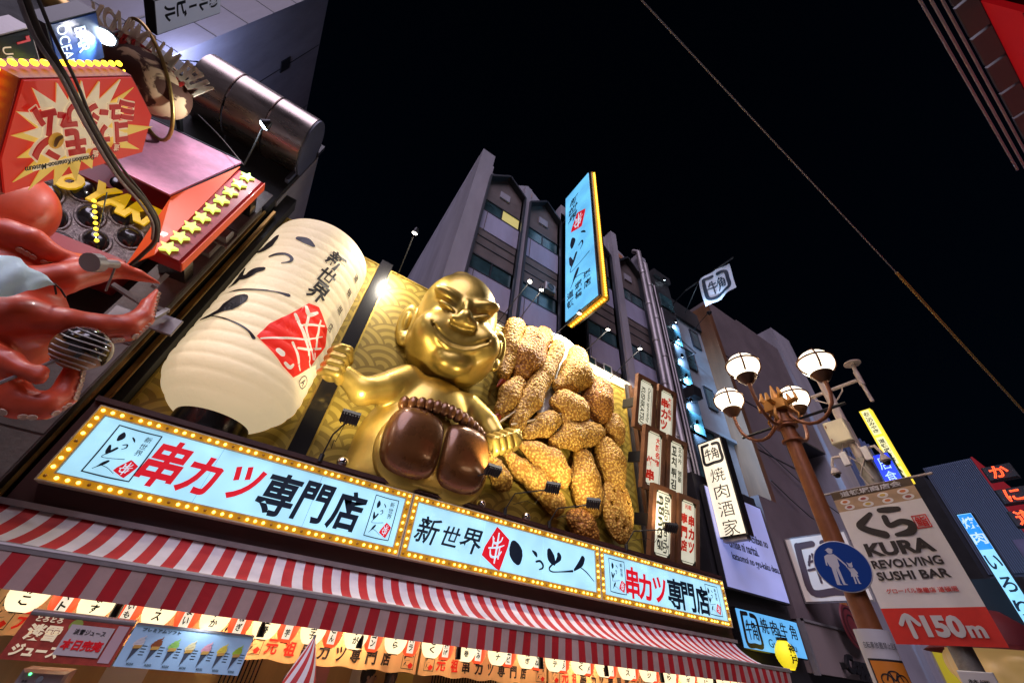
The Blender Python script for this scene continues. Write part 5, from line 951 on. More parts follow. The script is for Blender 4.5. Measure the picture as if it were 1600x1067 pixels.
# takoyaki pan sign
pan = thing('takoyaki_pan_sign', 'giant dark takoyaki pan sign with round hollows and yellow letters', 'sign', FY((-9.2, -.05, 7.55)))
m_pan = M('pan_steel', (.22, .17, .17), .35, .5, vary=.6, vscale=14, bump=.6, bscale=30); m_bowl = M('bowl_black', (.014, .011, .012), .18, coat=.6)
hx = [PY(*p, -.05).x + 9.2 for p in ((33, 344), (85, 341), (141, 339), (191, 339))]; dx = (hx[3] - hx[0]) / 3; zz = [PY(*p, -.05).z - 7.55 for p in ((150, 378), (141, 339), (131, 298))]; dz = (zz[2] - zz[0]) / 2
for cx_, cy_, ax_, ay_ in ((24, 307, 22, 14), (76, 304, 24, 17), (131, 298, 24, 17), (186, 291, 24, 17), (-22, 346, 25, 18), (31, 344, 25, 18), (85, 341, 24, 17.5), (141, 339, 23, 17.5), (194, 337, 23, 17), (-18, 388, 25, 18), (38, 384, 25, 17), (95, 380, 24, 17), (150, 377, 23, 17), (203, 372, 22, 16)):
    n = 28; P = [PY(cx_ + ax_ * math.cos(k * 2 * math.pi / n), cy_ + ay_ * math.sin(k * 2 * math.pi / n) + .15 * ax_ * math.cos(k * 2 * math.pi / n), -.08) for k in range(n)]; c = sum(P, Vector()) / n
    L_ = [((p.x - c.x), (p.z - c.z)) for p in P]; m = MB()
    for q, h in ((1, .0), (.88, .045), (.65, .085), (.35, .11), (.01, .12)): m.v += [(u * q, v * q, h) for u, v in L_]
    m.n = 5 * n; m.f = [(j * n + k, j * n + (k + 1) % n, (j + 1) * n + (k + 1) % n, (j + 1) * n + k) for j in range(4) for k in range(n)]
    o = m.build('bowl', m_bowl, pan, smooth=3, loc=(c.x + 9.2, c.z - 7.55, .03)); MB().tube([(u * 1.03, v * 1.03, .005) for u, v in L_ + L_[:1]], .03, 6, cap=False).build('bowl_rim', m_pan, o, smooth=1)
xr = hx[0] + 4.5 * dx; zt = zz[0] + 2.5 * dz
MB().box(-1, xr + .3, -.25, zz[0] - dz / 2, -.45, .2).box(-1, xr + .3, zt, zt + .7, -.45, .12).build('red_frame', m_redbox, pan); MB().box(-1, xr + .3, zz[0] - dz / 2, zt, -.3, .03).build('pan_plate', m_pan, pan)
m_ylet = M('yellow_letter', (.80, .50, .02), .5, emit=(1, .6, .01), es=.42)
a = PY(133, 296, -.2); c_ = PY(250, 345, -.2); text('YAKI', (a.x + c_.x) / 2 + 9.2 - .05, (a.z + c_.z) / 2 - 7.55 + .02, m_ylet, pan, w=(c_.x - a.x) * .92, h=.60, z=.14, t=.05, bold=.05, rot=-.02); p = PY(109, 284, -.2); text('O', p.x + 9.2, p.z - 7.55, m_ylet, pan, h=.50, w=.42, z=.14, t=.05, bold=.10)
for k, c in enumerate('KAT'): text(c, p.x + 9.2 - .66 * (k + 1), p.z - 7.55 + .02, m_ylet, pan, h=.56, w=.5, z=.18, t=.12, bold=.05)
ls_ = thing('bulb_string', 'string of small amber bulbs hanging in front of the takoyaki pan', 'light string', PY(147, 314, -1.5)); q0 = PY(147, 314, -1.5); q1 = PY(151, 376, -1.5); leds([(0, 0, 0), q1 - q0], 8, (0, 0, 0), ls_, 'small_bulb', .032); MB().tube([(0, 0, .3), q1 - q0], .01, 5).build('wire', m_black, ls_)
# star box, orange splay, pink canopy
sb = thing('star_sign_box', 'red sign box with a column of nine lit yellow stars', 'sign box', Matrix.Identity(4)); Q = lambda px, py, y: tuple(PY(px, py, y))
def slab(pts, t, mat, name, par, n=None):
    a, b_, c = Vector(pts[0]), Vector(pts[1]), Vector(pts[2]); nn_ = (b_ - a).cross(c - a).normalized() * t; N = len(pts); m = MB(); m.add([Vector(p) for p in pts] + [Vector(p) + nn_ for p in pts], [tuple(range(N)), tuple(reversed(range(N, 2 * N)))] + [(i, N + i, N + (i + 1) % N, (i + 1) % N) for i in range(N)]); return m.build(name, mat, par)
z0, z1 = 7.85, 11.25; MB().cbox(0, .62, 0, z1 - z0, -.28, 0, .06).map(lambda x, y, z: (-4.06 + x, -.85 - z, z0 + y)).build('red_case', m_redbox, sb)
MB().box(-3.438, -3.42, -.84, -.60, z0 + .03, z1 - .03).build('orange_edge', m_orange, sb); MB().box(-4.0, -3.5, -.56, .1, z0 + .2, z0 + .5).build('bracket', m_black, sb); MB().box(-4.0, -3.5, -.56, .1, z1 - .5, z1 - .2).build('bracket', m_black, sb)
for k in range(9):
    z = z0 + .22 + k * (z1 - z0 - .42) / 8; P = [((.165 if i % 2 == 0 else .075) * math.sin(i * math.pi / 5), (.165 if i % 2 == 0 else .075) * math.cos(i * math.pi / 5)) for i in range(10)]
    MB().prism(P, .0, .07).map(lambda x, y, zz_: (-3.78 + x, -.86 - zz_, z + y)).build('star', m_star, sb)
slab([Q(375, 262, -.86), Q(267, 309, -.78), Q(196, 417, -.55), Q(241, 399, -.86)], .04, m_orange, 'orange_splay', sb)
pk = thing('pink_canopy', 'pink sheet canopy over the takoyaki pan, streaked with dark drips', 'canopy', Matrix.Identity(4)); slab([Q(377, 256, -.60), Q(200, 172, -.60), Q(120, 236, -.88), Q(265, 307, -.88)], .05, m_pink, 'canopy_sheet', pk); MB().tube([Q(377, 253, -.62), Q(200, 169, -.62)], .04, 8).build('front_tube', m_dark, pk, smooth=1)

# octopus
m_oct = M('octopus_red', (.76, .085, .03), .42, coat=.15, vary=.25, vscale=1.2); m_suck = M('sucker_cream', (.72, .50, .38), .4)
oc = thing('octopus', 'giant red octopus figure with a pale blue neck cloth, gripping a stick', 'octopus figure', Matrix.Identity(4))
def pth(l): return [PY(x, y, d) for x, y, d, r in l], [r * .84 for x, y, d, r in l]
TEN = [[(-50, 380, -1.9, .36), (10, 368, -2.0, .28), (45, 376, -2.0, .24), (75, 396, -1.9, .20), (105, 405, -1.8, .15), (135, 405, -1.6, .10)],
       [(-10, 458, -1.8, .40), (45, 446, -1.9, .32), (95, 436, -1.9, .27), (140, 424, -1.7, .25), (180, 420, -1.6, .19), (215, 430, -1.5, .12), (250, 443, -1.4, .03)],
       [(-20, 512, -1.9, .54), (45, 503, -2.0, .37), (100, 508, -2.0, .29), (150, 514, -1.9, .27), (195, 513, -1.8, .24), (222, 497, -1.7, .18), (232, 475, -1.6, .12), (246, 452, -1.5, .03)],
       [(-30, 560, -2.0, .32), (2, 606, -2.1, .27), (32, 630, -2.1, .22), (68, 634, -2.1, .20), (97, 620, -2.0, .17), (110, 594, -2.0, .14), (117, 570, -2.0, .11), (134, 562, -1.95, .06)],
       [(-30, 560, -2.2, .30), (10, 566, -2.3, .18), (40, 580, -2.4, .11), (60, 591, -2.4, .085), (67, 580, -2.4, .07), (60, 574, -2.4, .05)]]
PT_ = [pth(l) for l in TEN]; bodyc = PY(-50, 515, -1.6)
def oct_f(P):
    d = ell(P, tuple(bodyc), (.85, .7, 1.05)); d = smin(d, ell(P, tuple(PY(-25, 330, -1.3)), (.75, .6, .95)), .3); d = smin(d, ell(P, tuple(PY(-40, 430, -1.5)), (.8, .6, .8)), .3)
    for p, r in PT_:
        e = None
        for i in range(len(p) - 1): c = cap(P, p[i], p[i + 1], r[i], r[i + 1]); e = c if e is None else smin(e, c, .04)
        d = smin(d, e, .07)
    return d
sdf_mesh(oct_f, (-6.6, -3.1, 3.4), (-2.4, -.5, 9.2), .045).build('body', m_oct, oc, smooth=3)
sk = MB().lathe([(.55, 0), (1, .25), (.95, .5), (.55, .35), (.3, .2), (0, .15)], seg=10).mesh('sucker', .8); sk.materials.append(m_suck)
cnt = 0
for ti, side, i0, off in ((0, 1, 2.2, .85), (2, 1, 3.8, .9), (3, 1, 3.6, .9), (3, 1, 1.6, .9), (2, 1, 2.5, .95)):
    p, r = PT_[ti]; rng = (len(p) - 1 - i0) if (ti, i0) not in ((3, 2.0), (2, 2.5)) else (2.2 if ti == 3 else 1.3); m = 14 if ti != 0 else 10
    for k in range(m):
        q = i0 + rng * k / m; j = min(int(q), len(p) - 2); f_ = q - j; c = p[j].lerp(p[j + 1], f_); rad_ = r[j] + (r[j + 1] - r[j]) * f_; t_ = (p[j + 1] - p[j]).normalized(); view = (CAM - c).normalized(); sd = t_.cross(view).normalized() * side
        n_v = (sd * .74 + view * .66).normalized(); o = bpy.data.objects.new('sucker', sk); COL.objects.link(o); o.parent = oc; s_ = max(.036, rad_ * .27); o.matrix_world = Matrix.Translation(c + n_v * (rad_ * 1.0 + .012)) @ n_v.to_track_quat('Z', 'Y').to_matrix().to_4x4() @ Matrix.Scale(s_, 4)
# neck cloth
m_cloth = M('pale_blue_cloth', (.60, .80, .86), .7, bump=.25, bscale=4); c4 = [PY(-30, 392, -2.55), PY(30, 404, -2.5), PY(88, 444, -2.35), PY(40, 456, -2.5), PY(-30, 470, -2.6)]
m = MB(); N = 14; vs = []
for j in range(N + 1):
    for i in range(N + 1):
        u, v = i / N, j / N; a = c4[0].lerp(c4[1], u * 2) if u < .5 else c4[1].lerp(c4[2], u * 2 - 1); b_ = c4[4].lerp(c4[3], u * 2) if u < .5 else c4[3].lerp(c4[2], u * 2 - 1); p = a.lerp(b_, v); p += Vector((0, -.10 * math.sin(v * math.pi) * (1 - u * .8) + .035 * math.sin(v * 9 + u * 14) * (1 - u), .02 * math.sin(u * 17))); vs.append(p)
m.add(vs, [(j * (N + 1) + i, j * (N + 1) + i + 1, (j + 1) * (N + 1) + i + 1, (j + 1) * (N + 1) + i) for j in range(N) for i in range(N)]); cl_ = m.build('neck_cloth', m_cloth, oc, smooth=3)
MB().tube([PY(85, 443, -2.35), PY(95, 452, -2.2), PY(103, 465, -2.15)], .012, 5).tube([PY(85, 443, -2.35), PY(88, 460, -2.2)], .012, 5).build('tie_string', m_ink, oc)
bp_ = PY(128, 545, -2.15); tk = thing('takoyaki_ball', 'giant takoyaki ball with dark sauce and white lines, beside a red tentacle', 'takoyaki ball', bp_); m_tk = M('takoyaki_crust', (.42, .20, .07), .5, vary=.5, vscale=4)
MB().sphere((0, 0, 0), .30, 32).build('dough', m_tk, tk, smooth=3); o = MB().sphere((0, 0, 0), .315, 32).build('sauce', M('sauce_dark', (.02, .012, .008), .15, coat=.6), tk, smooth=3); vw = (CAM - bp_).normalized()
me = o.data; import bmesh
bm = bmesh.new(); bm.from_mesh(me); up_ = Vector((.35, -.45, .82)).normalized(); bmesh.ops.delete(bm, geom=[v for v in bm.verts if v.co.normalized().dot(up_) < -.12 + .16 * math.sin(v.co.x * 22 + v.co.z * 17)], context='VERTS'); bm.to_mesh(me); bm.free()
for k in range(8):
    a0 = -1.15 + k * .30; F_ = vw.to_track_quat('Z', 'Y').to_matrix(); pts = []
    for i in range(13): u = -1.0 + i / 6.5; d_ = Vector((math.sin(u) * math.cos(a0 * .8), math.sin(a0 * .8 + .1 * math.sin(u * 2)), math.cos(u) * math.cos(a0 * .8))).normalized(); pts.append(F_ @ d_ * .322)
    MB().tube(pts, .010, 5).build('mayonnaise_line', m_wsign, tk, smooth=1)
sx_ = thing('octopus_stick', 'thin pale stick between the curled tentacle and the takoyaki ball', 'stick', PY(-20, 606, -2.5)); MB().tube([(0, 0, 0), PY(112, 553, -2.2) - PY(-20, 606, -2.5)], .022, 6).build('shaft', m_rail, sx_)
# lamps, fittings and cables at the left
armlamp(PY(205, 40, -1.5), PY(163, 58, -3.0), 'bright cool floodlight in front of the arched lettering', PY(60, 480, -2.0), 300, (1., .93, .88), .17, mat=m_cool, group='lamps on the left building')
armlamp(PY(381, 258, -1.0), PY(412, 196, -2.0), 'bright cool lamp on a rod below the steel hood', PY(300, 250, -.9), 260, (.85, .95, 1.), .13, mat=m_cool, group='lamps on the left building')
p = PY(140, 410, -2.5); t = thing('grey_can_lamp', 'unlit grey can lamp above the second tentacle', 'lamp', p); e = PY(182, 413, -2.2) - p; MB().tube([(0, 0, 0), e * .3], .14, 16).tube([e * .3, e * .5], [.12, .07], 14).tube([e * .5, e], .065, 14).build('can', M('lamp_grey', (.35, .31, .31), .4), t, smooth=.6); MB().tube([e, e + (PY(165, 455, -2.0) - PY(182, 413, -2.2))], .015, 6).build('rod', m_rail, t)
t = thing('steel_bracket', 'steel bracket rails holding the octopus to the wall', 'bracket', PY(250, 505, -.1)); o0 = PY(250, 505, -.1); 
for a, b_ in (((175, 444), (215, 470)), ((215, 470), (262, 488)), ((238, 498), (262, 484)), ((240, 448), (260, 430))): MB().beam(PY(*a, -.5) - o0, PY(*b_, -.3) - o0, .08, .08).build('rail', m_rail, t)
MB().cbox(-.3, .3, -.2, .2, 0, .06, .01).map(lambda x, y, z: (x, -z, y)).build('plate', m_rail, t)
p = PY(345, 370, -.1); t = thing('wall_fitting', 'square metal fitting on the stone pilaster beside the star box', 'fitting', p); MB().cbox(-.2, .2, -.16, .16, 0, .2, .03).map(lambda x, y, z: (x, -z, y)).build('box_body', m_rail, t); MB().cbox(-.26, .26, -.24, .24, -.02, .03, .005).map(lambda x, y, z: (x, -z, y)).build('flange', m_conc, t)
def cable(pts, r, label, mat=None, name='cable'):
    P = [PY(*p) for p in pts]; o0 = P[0]; Q_ = []
    for i in range(len(P) - 1):
        a, b_, c, d = P[max(i - 1, 0)], P[i], P[i + 1], P[min(i + 2, len(P) - 1)]
        for k in range(5): q = k / 5; Q_.append(.5 * ((2 * b_) + (c - a) * q + (2 * a - 5 * b_ + 4 * c - d) * q * q + (3 * b_ - a - 3 * c + d) * q ** 3) - o0)
    Q_.append(P[-1] - o0); t = thing(name, label, 'cable', o0); MB().tube(Q_, r, 7).build('sheath', mat or m_black, t, smooth=1); return t
m_cab = M('cable_black', (.045, .035, .03), .45)
cable([(30, -30, -5.6), (60, 50, -5.3), (100, 118, -5.0), (140, 192, -4.4), (185, 268, -3.6), (222, 310, -3.0), (243, 345, -2.4), (243, 375, -1.9), (222, 398, -1.4), (204, 414, -.9)], .035, 'thick black cable looping down in front of the red signs', m_cab)
cable([(48, -30, -5.55), (85, 60, -5.25), (118, 126, -4.9), (150, 200, -4.3), (190, 262, -3.55), (226, 308, -2.95), (248, 345, -2.35), (247, 378, -1.85)], .018, 'thinner black cable tied along the thick looping cable', m_cab)
cable([(20, -30, -5.6), (52, 55, -5.3), (96, 122, -5.0), (134, 196, -4.4), (180, 272, -3.6), (216, 314, -3.0), (238, 348, -2.4), (238, 374, -1.9)], .022, 'grey cable on the inner side of the thick looping cable', m_pipe)
cable([(310, 180, -.9), (345, 215, -.9), (381, 258, -.9)], .012, 'thin stay wire running from the planet ring to the lamp rod', m_cab)
def wire(a, b_, r, label, mat): t = thing('overhead_cable', label, 'cable', a); MB().tube([(0, 0, 0)] + [(Vector(b_) - Vector(a)) * q + Vector((0, 0, -.6 * math.sin(math.pi * q))) for q in (.2, .4, .6, .8)] + [Vector(b_) - Vector(a)], r, 6).build('sheath', mat, t, smooth=1)
t = thing('overhead_cable', 'long dark cable crossing the night sky with a yellow guard on its far half', 'cable', (-6, -8.82, 10.0)); MB().tube([(0, 0, 0), (16.1, .04, 0)], .012, 6).build('sheath', M('cable_grey', (.22, .2, .2), .5), t, smooth=1); MB().tube([(16.1, .04, 0), (50, .3, 0)], .028, 8).build('yellow_guard', M('guard_yellow', (.42, .24, .04), .5), t, smooth=1)
for i, (a, b_, l_) in enumerate((((23, 1.1, 13.5), (33, .8, 10.5), 'upper thin cable sagging across the mauve building'), ((23, 1.1, 11.2), (30, .8, 9.4), 'lower thin cable sagging across the mauve building'))): wire(a, b_, .03, l_, m_cab)

# canopy and red fascia across the street, upper right
oc_ = thing('opposite_arcade', 'dark ribbed canopy edge with a red fascia at the upper right corner', 'building', Matrix.Identity(4)); m_lou = M('canopy_grey', (.10, .095, .11), .5)
for i, y in enumerate((-11.50, -11.60, -11.70)): MB().tube([(2, y, 12.0 - .02 * i), (11.35 + .1 * i, y, 12.0 - .02 * i)], .022, 6).build('edge_rod', M('rod_grey', (.35, .3, .34), .4) if i == 0 else bpy.data.materials['rod_grey'], oc_)
for k in range(14): MB().cbox(2 + k * .78, 2.72 + k * .78, -12.02, -11.76, 11.9, 12.0, .02).build('soffit_panel', m_lou, oc_)
MB().box(2, 13, -14, -12.05, 11.95, 12.2).build('roof_slab', m_dkb, oc_); MB().box(6.9, 13, -12.12, -12.04, 8.0, 11.93).build('red_fascia', M('fascia_red', (.42, .008, .01), .55, emit=(1, .01, .02), es=.15), oc_)
for z in (10.9, 9.9): MB().box(6.9, 13, -12.04, -12.02, z, z + .04).build('fascia_fold', m_redbox, oc_)
MB().box(2, 13, -14, -12.3, 0, 11.94).build('wall', m_dkb, oc_)
# ---------------------------------------------------------------- under the awning
m_nor = M('noren_cloth', (.70, .44, .20), .75, vary=.12, vscale=2, emit=(1, .55, .2), es=.16); m_lanw = Em('small_lantern_cream', (1., .82, .50), 1.4, vary=.15, sample=False); m_lanr = Em('small_lantern_red', (1., .09, .025), 1.1, vary=.25, vscale=5, sample=False, base=(.6, .05, .02)); m_lab = Em('label_white', (1., .9, .7), .85, sample=False)  # noren: light from the lamps behind it is put in as faint emission
NP = 2.95
for k in range(5):
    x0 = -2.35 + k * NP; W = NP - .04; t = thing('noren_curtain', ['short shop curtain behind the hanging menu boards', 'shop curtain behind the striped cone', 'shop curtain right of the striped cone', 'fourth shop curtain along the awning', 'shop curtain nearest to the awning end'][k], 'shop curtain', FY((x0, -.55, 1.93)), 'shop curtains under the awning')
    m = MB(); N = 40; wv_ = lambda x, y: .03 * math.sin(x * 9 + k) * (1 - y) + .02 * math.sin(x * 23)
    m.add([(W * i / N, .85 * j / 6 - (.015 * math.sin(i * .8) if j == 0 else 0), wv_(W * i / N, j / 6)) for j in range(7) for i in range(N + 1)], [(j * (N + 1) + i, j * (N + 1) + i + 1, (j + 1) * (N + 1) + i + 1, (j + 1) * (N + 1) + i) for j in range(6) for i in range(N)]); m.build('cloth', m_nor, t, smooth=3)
    f_ = lambda x, y, z: (x, y, z + wv_(x, y / .85) + .006)
    for i, c in enumerate('元祖串カツ専門店'): text(c, .44 + i * .268, .165, m_redp if i < 2 else m_ink, t, h=.19, w=.18, bold=.03, fn=f_, z=0)
    for x in (.10, W - .28):
        b = MB()
        for a, c_ in (((0, 0), (1, 0)), ((1, 0), (1, 1)), ((1, 1), (0, 1)), ((0, 1), (0, 0))): b.stroke([(x + a[0] * .2, .06 + a[1] * .32, .008), (x + c_[0] * .2, .06 + c_[1] * .32, .008)])
        for s in BR['i'] + BR['tsu'] + BR['to'] + BR['ku']: b.stroke([(x + (.08 + p[0] * .55) * .2, .06 + (.07 + p[1] * .86) * .32, p[2] * .10) for p in s])
        text('新世界', x + .155, .28, None, t, h=.14, w=.045, vertical=True, mb=b, z=0); b.map(f_).build('trade_mark', m_ink, t)
        b = MB().prism([(x + .10, .11), (x + .14, .15), (x + .19, .12), (x + .16, .07), (x + .12, .07)], 0, .004); b.map(f_).build('red_seal', m_redp, t)
names_w = ['たけのこ', 'なす', 'アイス', 'いか', 'いか豆巻', '玉子', 'しょうが', 'うずら', 'もとく', 'えび巻', 'ウインナ', 'たまねぎ', 'ホタテ', 'うどとく', 'もち', 'キス', 'アジ', 'あさり', 'エリンギ', 'しめじ', 'かぼちゃ', 'ハム', 'チーズ', 'さば']
names_r = ['トマト', 'じゃがいも', 'うまい', 'ねぎ', '芋', 'れんこん', 'レンコン', 'アスパラ', '豚の唐揚げ', 'ささみ', 'エビ', 'つくね', 'ししとう', 'なすび', 'ピーマン', 'とり皮', 'ナス', 'キムチ', '紅生姜', 'オクラ', 'ぎんなん', 'たこ', '牛串', '豚串']
capm = m_black; proto = {}; ORD = 'first second third fourth fifth sixth seventh eighth ninth tenth eleventh twelfth thirteenth fourteenth fifteenth sixteenth seventeenth eighteenth nineteenth twentieth twenty-first twenty-second twenty-third twenty-fourth'.split()
for i in range(48):
    x = -1.90 + i * .335 if i < 40 else -1.90 + i * .335
    if x > 14.1: break
    red = i % 2; nm = (names_r if red else names_w)[(i // 2) % 24]; rx = .15 if red else .185; y = -1.05 if red else -1.2; zb = 2.17 if red else 2.18
    t = thing('small_lantern', f"{ORD[i // 2]} {'red' if red else 'cream'} paper lantern from the left under the valance, reading {nm}", 'lantern', (x, y, zb), 'small lanterns hung behind the valance')
    if red not in proto:
        prof_ = [(rx * .42, 0)] + [(rx * (.42 + .58 * math.sin(math.pi / 2 * min(1, k / 9)) ** .75) + .002 * (k % 2), .50 * (k / 20) ** 1.15) for k in range(1, 21)]
        proto[red] = MB().lathe(prof_, seg=20).mesh('paper_body', 3); proto[red].materials.append(m_lanr if red else m_lanw); proto[(red, 'c')] = MB().lathe([(0, -.012), (rx * .36, -.012), (rx * .38, .012), (0, .012)], seg=14).mesh('cap', 1); proto[(red, 'c')].materials.append(capm)
    for me, n in ((proto[red], 'paper_body'), (proto[(red, 'c')], 'cap')): o = bpy.data.objects.new(n, me); COL.objects.link(o); o.parent = t
    a0 = math.atan2(-x, 7.8) * -.85; wp = lambda r: (lambda u, v, z: ((r + z) * math.sin(u / r - a0 * 1), -(r + z) * math.cos(u / r - a0), v))
    L_ = len(nm); hgt = min(.105 * L_, .44); b = MB(); text(nm, 0, .06 + hgt / 2, None, t, h=hgt, w=.085 if not red else .07, vertical=True, mb=b, z=.001, bold=.03, t=.002, res=1); 
    if red: q = MB().add([(-.055 + .11 * e / 3, v, -.0) for v in (.04, .5) for e in range(4)], [(e, e + 1, e + 5, e + 4) for e in range(3)]); q.map(wp(rx + .004)).build('label', m_lab, t)
    b.map(wp(rx + .007)).build('lettering', m_ink, t)
# lamp cans and the shop's warm light
warm = []
for i, x in enumerate((-1.0, .72, 2.15, 3.9, 5.7, 7.4, 9.1, 11.0, 13.0)):
    t = thing('can_spotlight', ['black can light between the lanterns over the juice board', 'black can light at the right end of the ice cream board', 'black can light right of the striped cone', 'fourth black can light from the left under the awning', 'fifth black can light from the left under the awning', 'sixth black can light from the left under the awning', 'seventh black can light from the left under the awning', 'eighth black can light from the left under the awning', 'black can light nearest to the awning end'][i], 'lamp', (x, -1.32, 2.42), 'can lights under the awning'); MB().tube([(0, .0, .1), (.02, -.02, -.22)], .05, 14).build('can', m_black, t, smooth=.7)
    l = bpy.data.lights.new('can_beam', 'POINT'); l.energy = 80; l.color = (1., .70, .38); l.shadow_soft_size = .08; o = bpy.data.objects.new('can_beam', l); COL.objects.link(o); o.location = (x, -1.0, 2.62)
# hanging boards
t = thing('juice_board', 'red hanging board advertising juice with a white sold out notice', 'menu board', FY((-1.72, -1.42, 1.78))); W, H = 1.0, .41
m_jb = M('juice_board_print', (.50, .07, .045), .4, vary=.5, vscale=5); MB().box(0, W, 0, H, -.03, 0).build('board', m_jb, t); MB().tube([(0, H + .01, -.02), (W, H + .01, -.02)], .035, 10).build('roller', m_rail, t, smooth=1)
text('淡雪', .22, .25, m_bwh, t, h=.15, w=.30, bold=.05, z=.004); text('ジュース', .26, .09, m_bwh, t, h=.11, w=.42, bold=.05, z=.004); text('とろとろ', .2, .37, m_bwh, t, h=.05, w=.24, bold=.04, z=.004)
q = MB(); disc(q, .46, .34, .06, .004); q.build('lime_slice', M('lime', (.35, .45, .08), .5), t)
MB().box(.42, .84, .07, .35, .004, .012).build('notice_sheet', M('notice_paper', (.62, .55, .55), .25), t); text('淡雪ジュース', .63, .29, m_ink, t, h=.05, w=.3, z=.014); text('本日完売', .63, .17, m_bdk, t, h=.10, w=.38, z=.014, bold=.04); MB().box(.86, .97, .03, .38, .003, .006).build('pink_print', M('pale_pink', (.6, .42, .45), .4), t)
t = thing('ice_cream_board', 'pale blue hanging board with seven soft ice cream cones', 'menu board', FY((-.70, -1.42, 1.79))); W, H = 1.36, .40
m_ib = M('ice_board_print', (.32, .48, .66), .4, vary=.1, emit=(.4, .65, 1), es=.12); MB().box(0, W, 0, H, -.02, 0).build('board', m_ib, t); MB().box(0, W, H, H + .025, -.04, .02).build('top_rail', m_rail, t)
m_cone = M('cone_slate', (.06, .07, .10), .5); m_waf = M('wafer', (.6, .34, .08), .5)
for i, c in enumerate(((.7, .7, .72), (.28, .08, .03), (.30, .55, .12), (.72, .62, .35), (.75, .35, .42), (.80, .62, .08), (.42, .62, .06))):
    x = .13 + i * .185; MB().prism([(x - .035, .19), (x + .035, .19), (x - .03, .05)], .001, .006).build('cone', m_cone, t); MB().prism([(x - .042, .175), (x + .042, .185), (x + .045, .215), (x - .035, .21)], .006, .012).build('wafer_cup', m_waf, t)
    b = MB(); b.stroke([(x - .03, .22, .05), (x + .03, .235, .045)], .006).stroke([(x - .02, .245, .04), (x + .03, .258, .035)], .008).stroke([(x - .005, .268, .028), (x + .03, .29, .015), (x + .035, .31, .006)], .01); b.build('ice_swirl', M('ice_%d' % i, c, .4), t)
    text('¥350', x + .02, .035, m_ink, t, h=.022, w=.07, z=.004); b = MB()
    for q in range(4): b.box(x + .05, x + .10, .12 + q * .028, .128 + q * .028, .001, .003)
    b.build('small_print', m_ink, t, kind='stuff')
text('プレミアムソフト', .30, .365, m_ink, t, h=.035, w=.42, z=.004, bold=.02); l = bpy.data.lights.new('board_light', 'SPOT'); l.energy = 7; l.color = (.75, .88, 1); l.spot_size = rad(120); l.shadow_soft_size = .05; o = bpy.data.objects.new('board_light', l); COL.objects.link(o); o.location = (0, -1.62, 2.30); o.rotation_euler = (rad(25), 0, 0)
t = thing('ticket_machine', 'grey ticket machine with a green light under the juice board', 'ticket machine', FY((-1.50, -1.2, 0))); MB().cbox(0, .42, 0, 1.70, -.4, 0, .03).build('cabinet', M('machine_grey', (.36, .32, .33), .4), t); b = MB(); disc(b, .09, 1.66, .012, .008); b.build('green_light', Em('green_led', (.1, 1, .3), 4, sample=False), t)
MB().box(.05, .14, 1.52, 1.57, .0, .008).build('blue_button', M('button_blue', (.02, .2, .4), .3), t); MB().box(.24, .38, 1.53, 1.58, 0, .008).build('slot_display', m_black, t); b = MB(); disc(b, .2, 1.62, .03, .008); b.build('coin_slot', m_chrome, t); text('食券', .08, 1.6, m_ink, t, h=.02, w=.05, z=.005)
# striped cone
p = PY(492, 1000, -1.75); cn = thing('striped_cone', 'closed red and white striped parasol below the valance', 'parasol', (p.x - .02, -1.75, 1.05)); h0, h1 = .45, 1.20
for k in range(16):
    b = MB(); N = 12; vs = []
    for j in range(N + 1):
        q = j / N; r = .28 * (1 - q) + .02 + .02 * math.sin(q * 3); a = 2 * math.pi * k / 16 + q * 1.1; a2 = a + 2 * math.pi / 16; vs += [(r * math.cos(a), r * math.sin(a), h0 + (h1 - h0) * q), (r * math.cos(a2), r * math.sin(a2), h0 + (h1 - h0) * q)]
    b.add(vs, [(2 * j, 2 * j + 1, 2 * j + 3, 2 * j + 2) for j in range(N)]); b.build('canvas_stripe', m_stripe_r if k % 2 else m_stripe_w, cn, smooth=1)
MB().tube([(0, 0, -1.05), (0, 0, 1.25)], .02, 8).build('shaft', m_rail, cn); b = MB()
for s in (-1, 1): b.tube([(s * .02, -.3, .46), (s * .10, -.33, .52), (s * .17, -.32, .47), (s * .10, -.32, .42), (s * .02, -.3, .46)], .018, 8)
b.build('gold_bow', m_brass, cn, smooth=1)
# shop front behind
m_int = M('shop_wood', (.62, .42, .18), .5, vary=.3, vscale=1.5, streak=-.15); sf = bld('wooden_interior', 'warm lit wooden shop interior behind the curtains', [('back_wall', (-3.2, 14.2, .2, .3, 0, 3.28), m_int), ('counter', (-1.2, 1.2, -.7, .1, 0, 1.0), m_int)], m_int)
for x0, x1 in ((.55, 1.1), (4.1, 5.6), (6.2, 8.0)):
    for i in range(int((x1 - x0) / .06)): MB().box(x0 + i * .06, x0 + i * .06 + .02, -.02, .0, 1.2, 1.96).build('grille_bar', m_black, sf)
    MB().box(x0 - .04, x1 + .04, -.03, .01, 1.15, 1.2).box(x0 - .04, x1 + .04, -.03, .01, 1.96, 2.0).build('grille_frame', m_black, sf)
MB().box(5.9, 13.5, -.3, -.22, 1.72, 1.95).build('lit_transom', Em('transom_glow', (1., .72, .42), 1.0), sf); MB().ring((5.85, 1.66, 13.55, 2.0), .05, .22, .34).map(lambda x, y, z: (x, -z, y)).build('transom_frame', m_brown, sf)
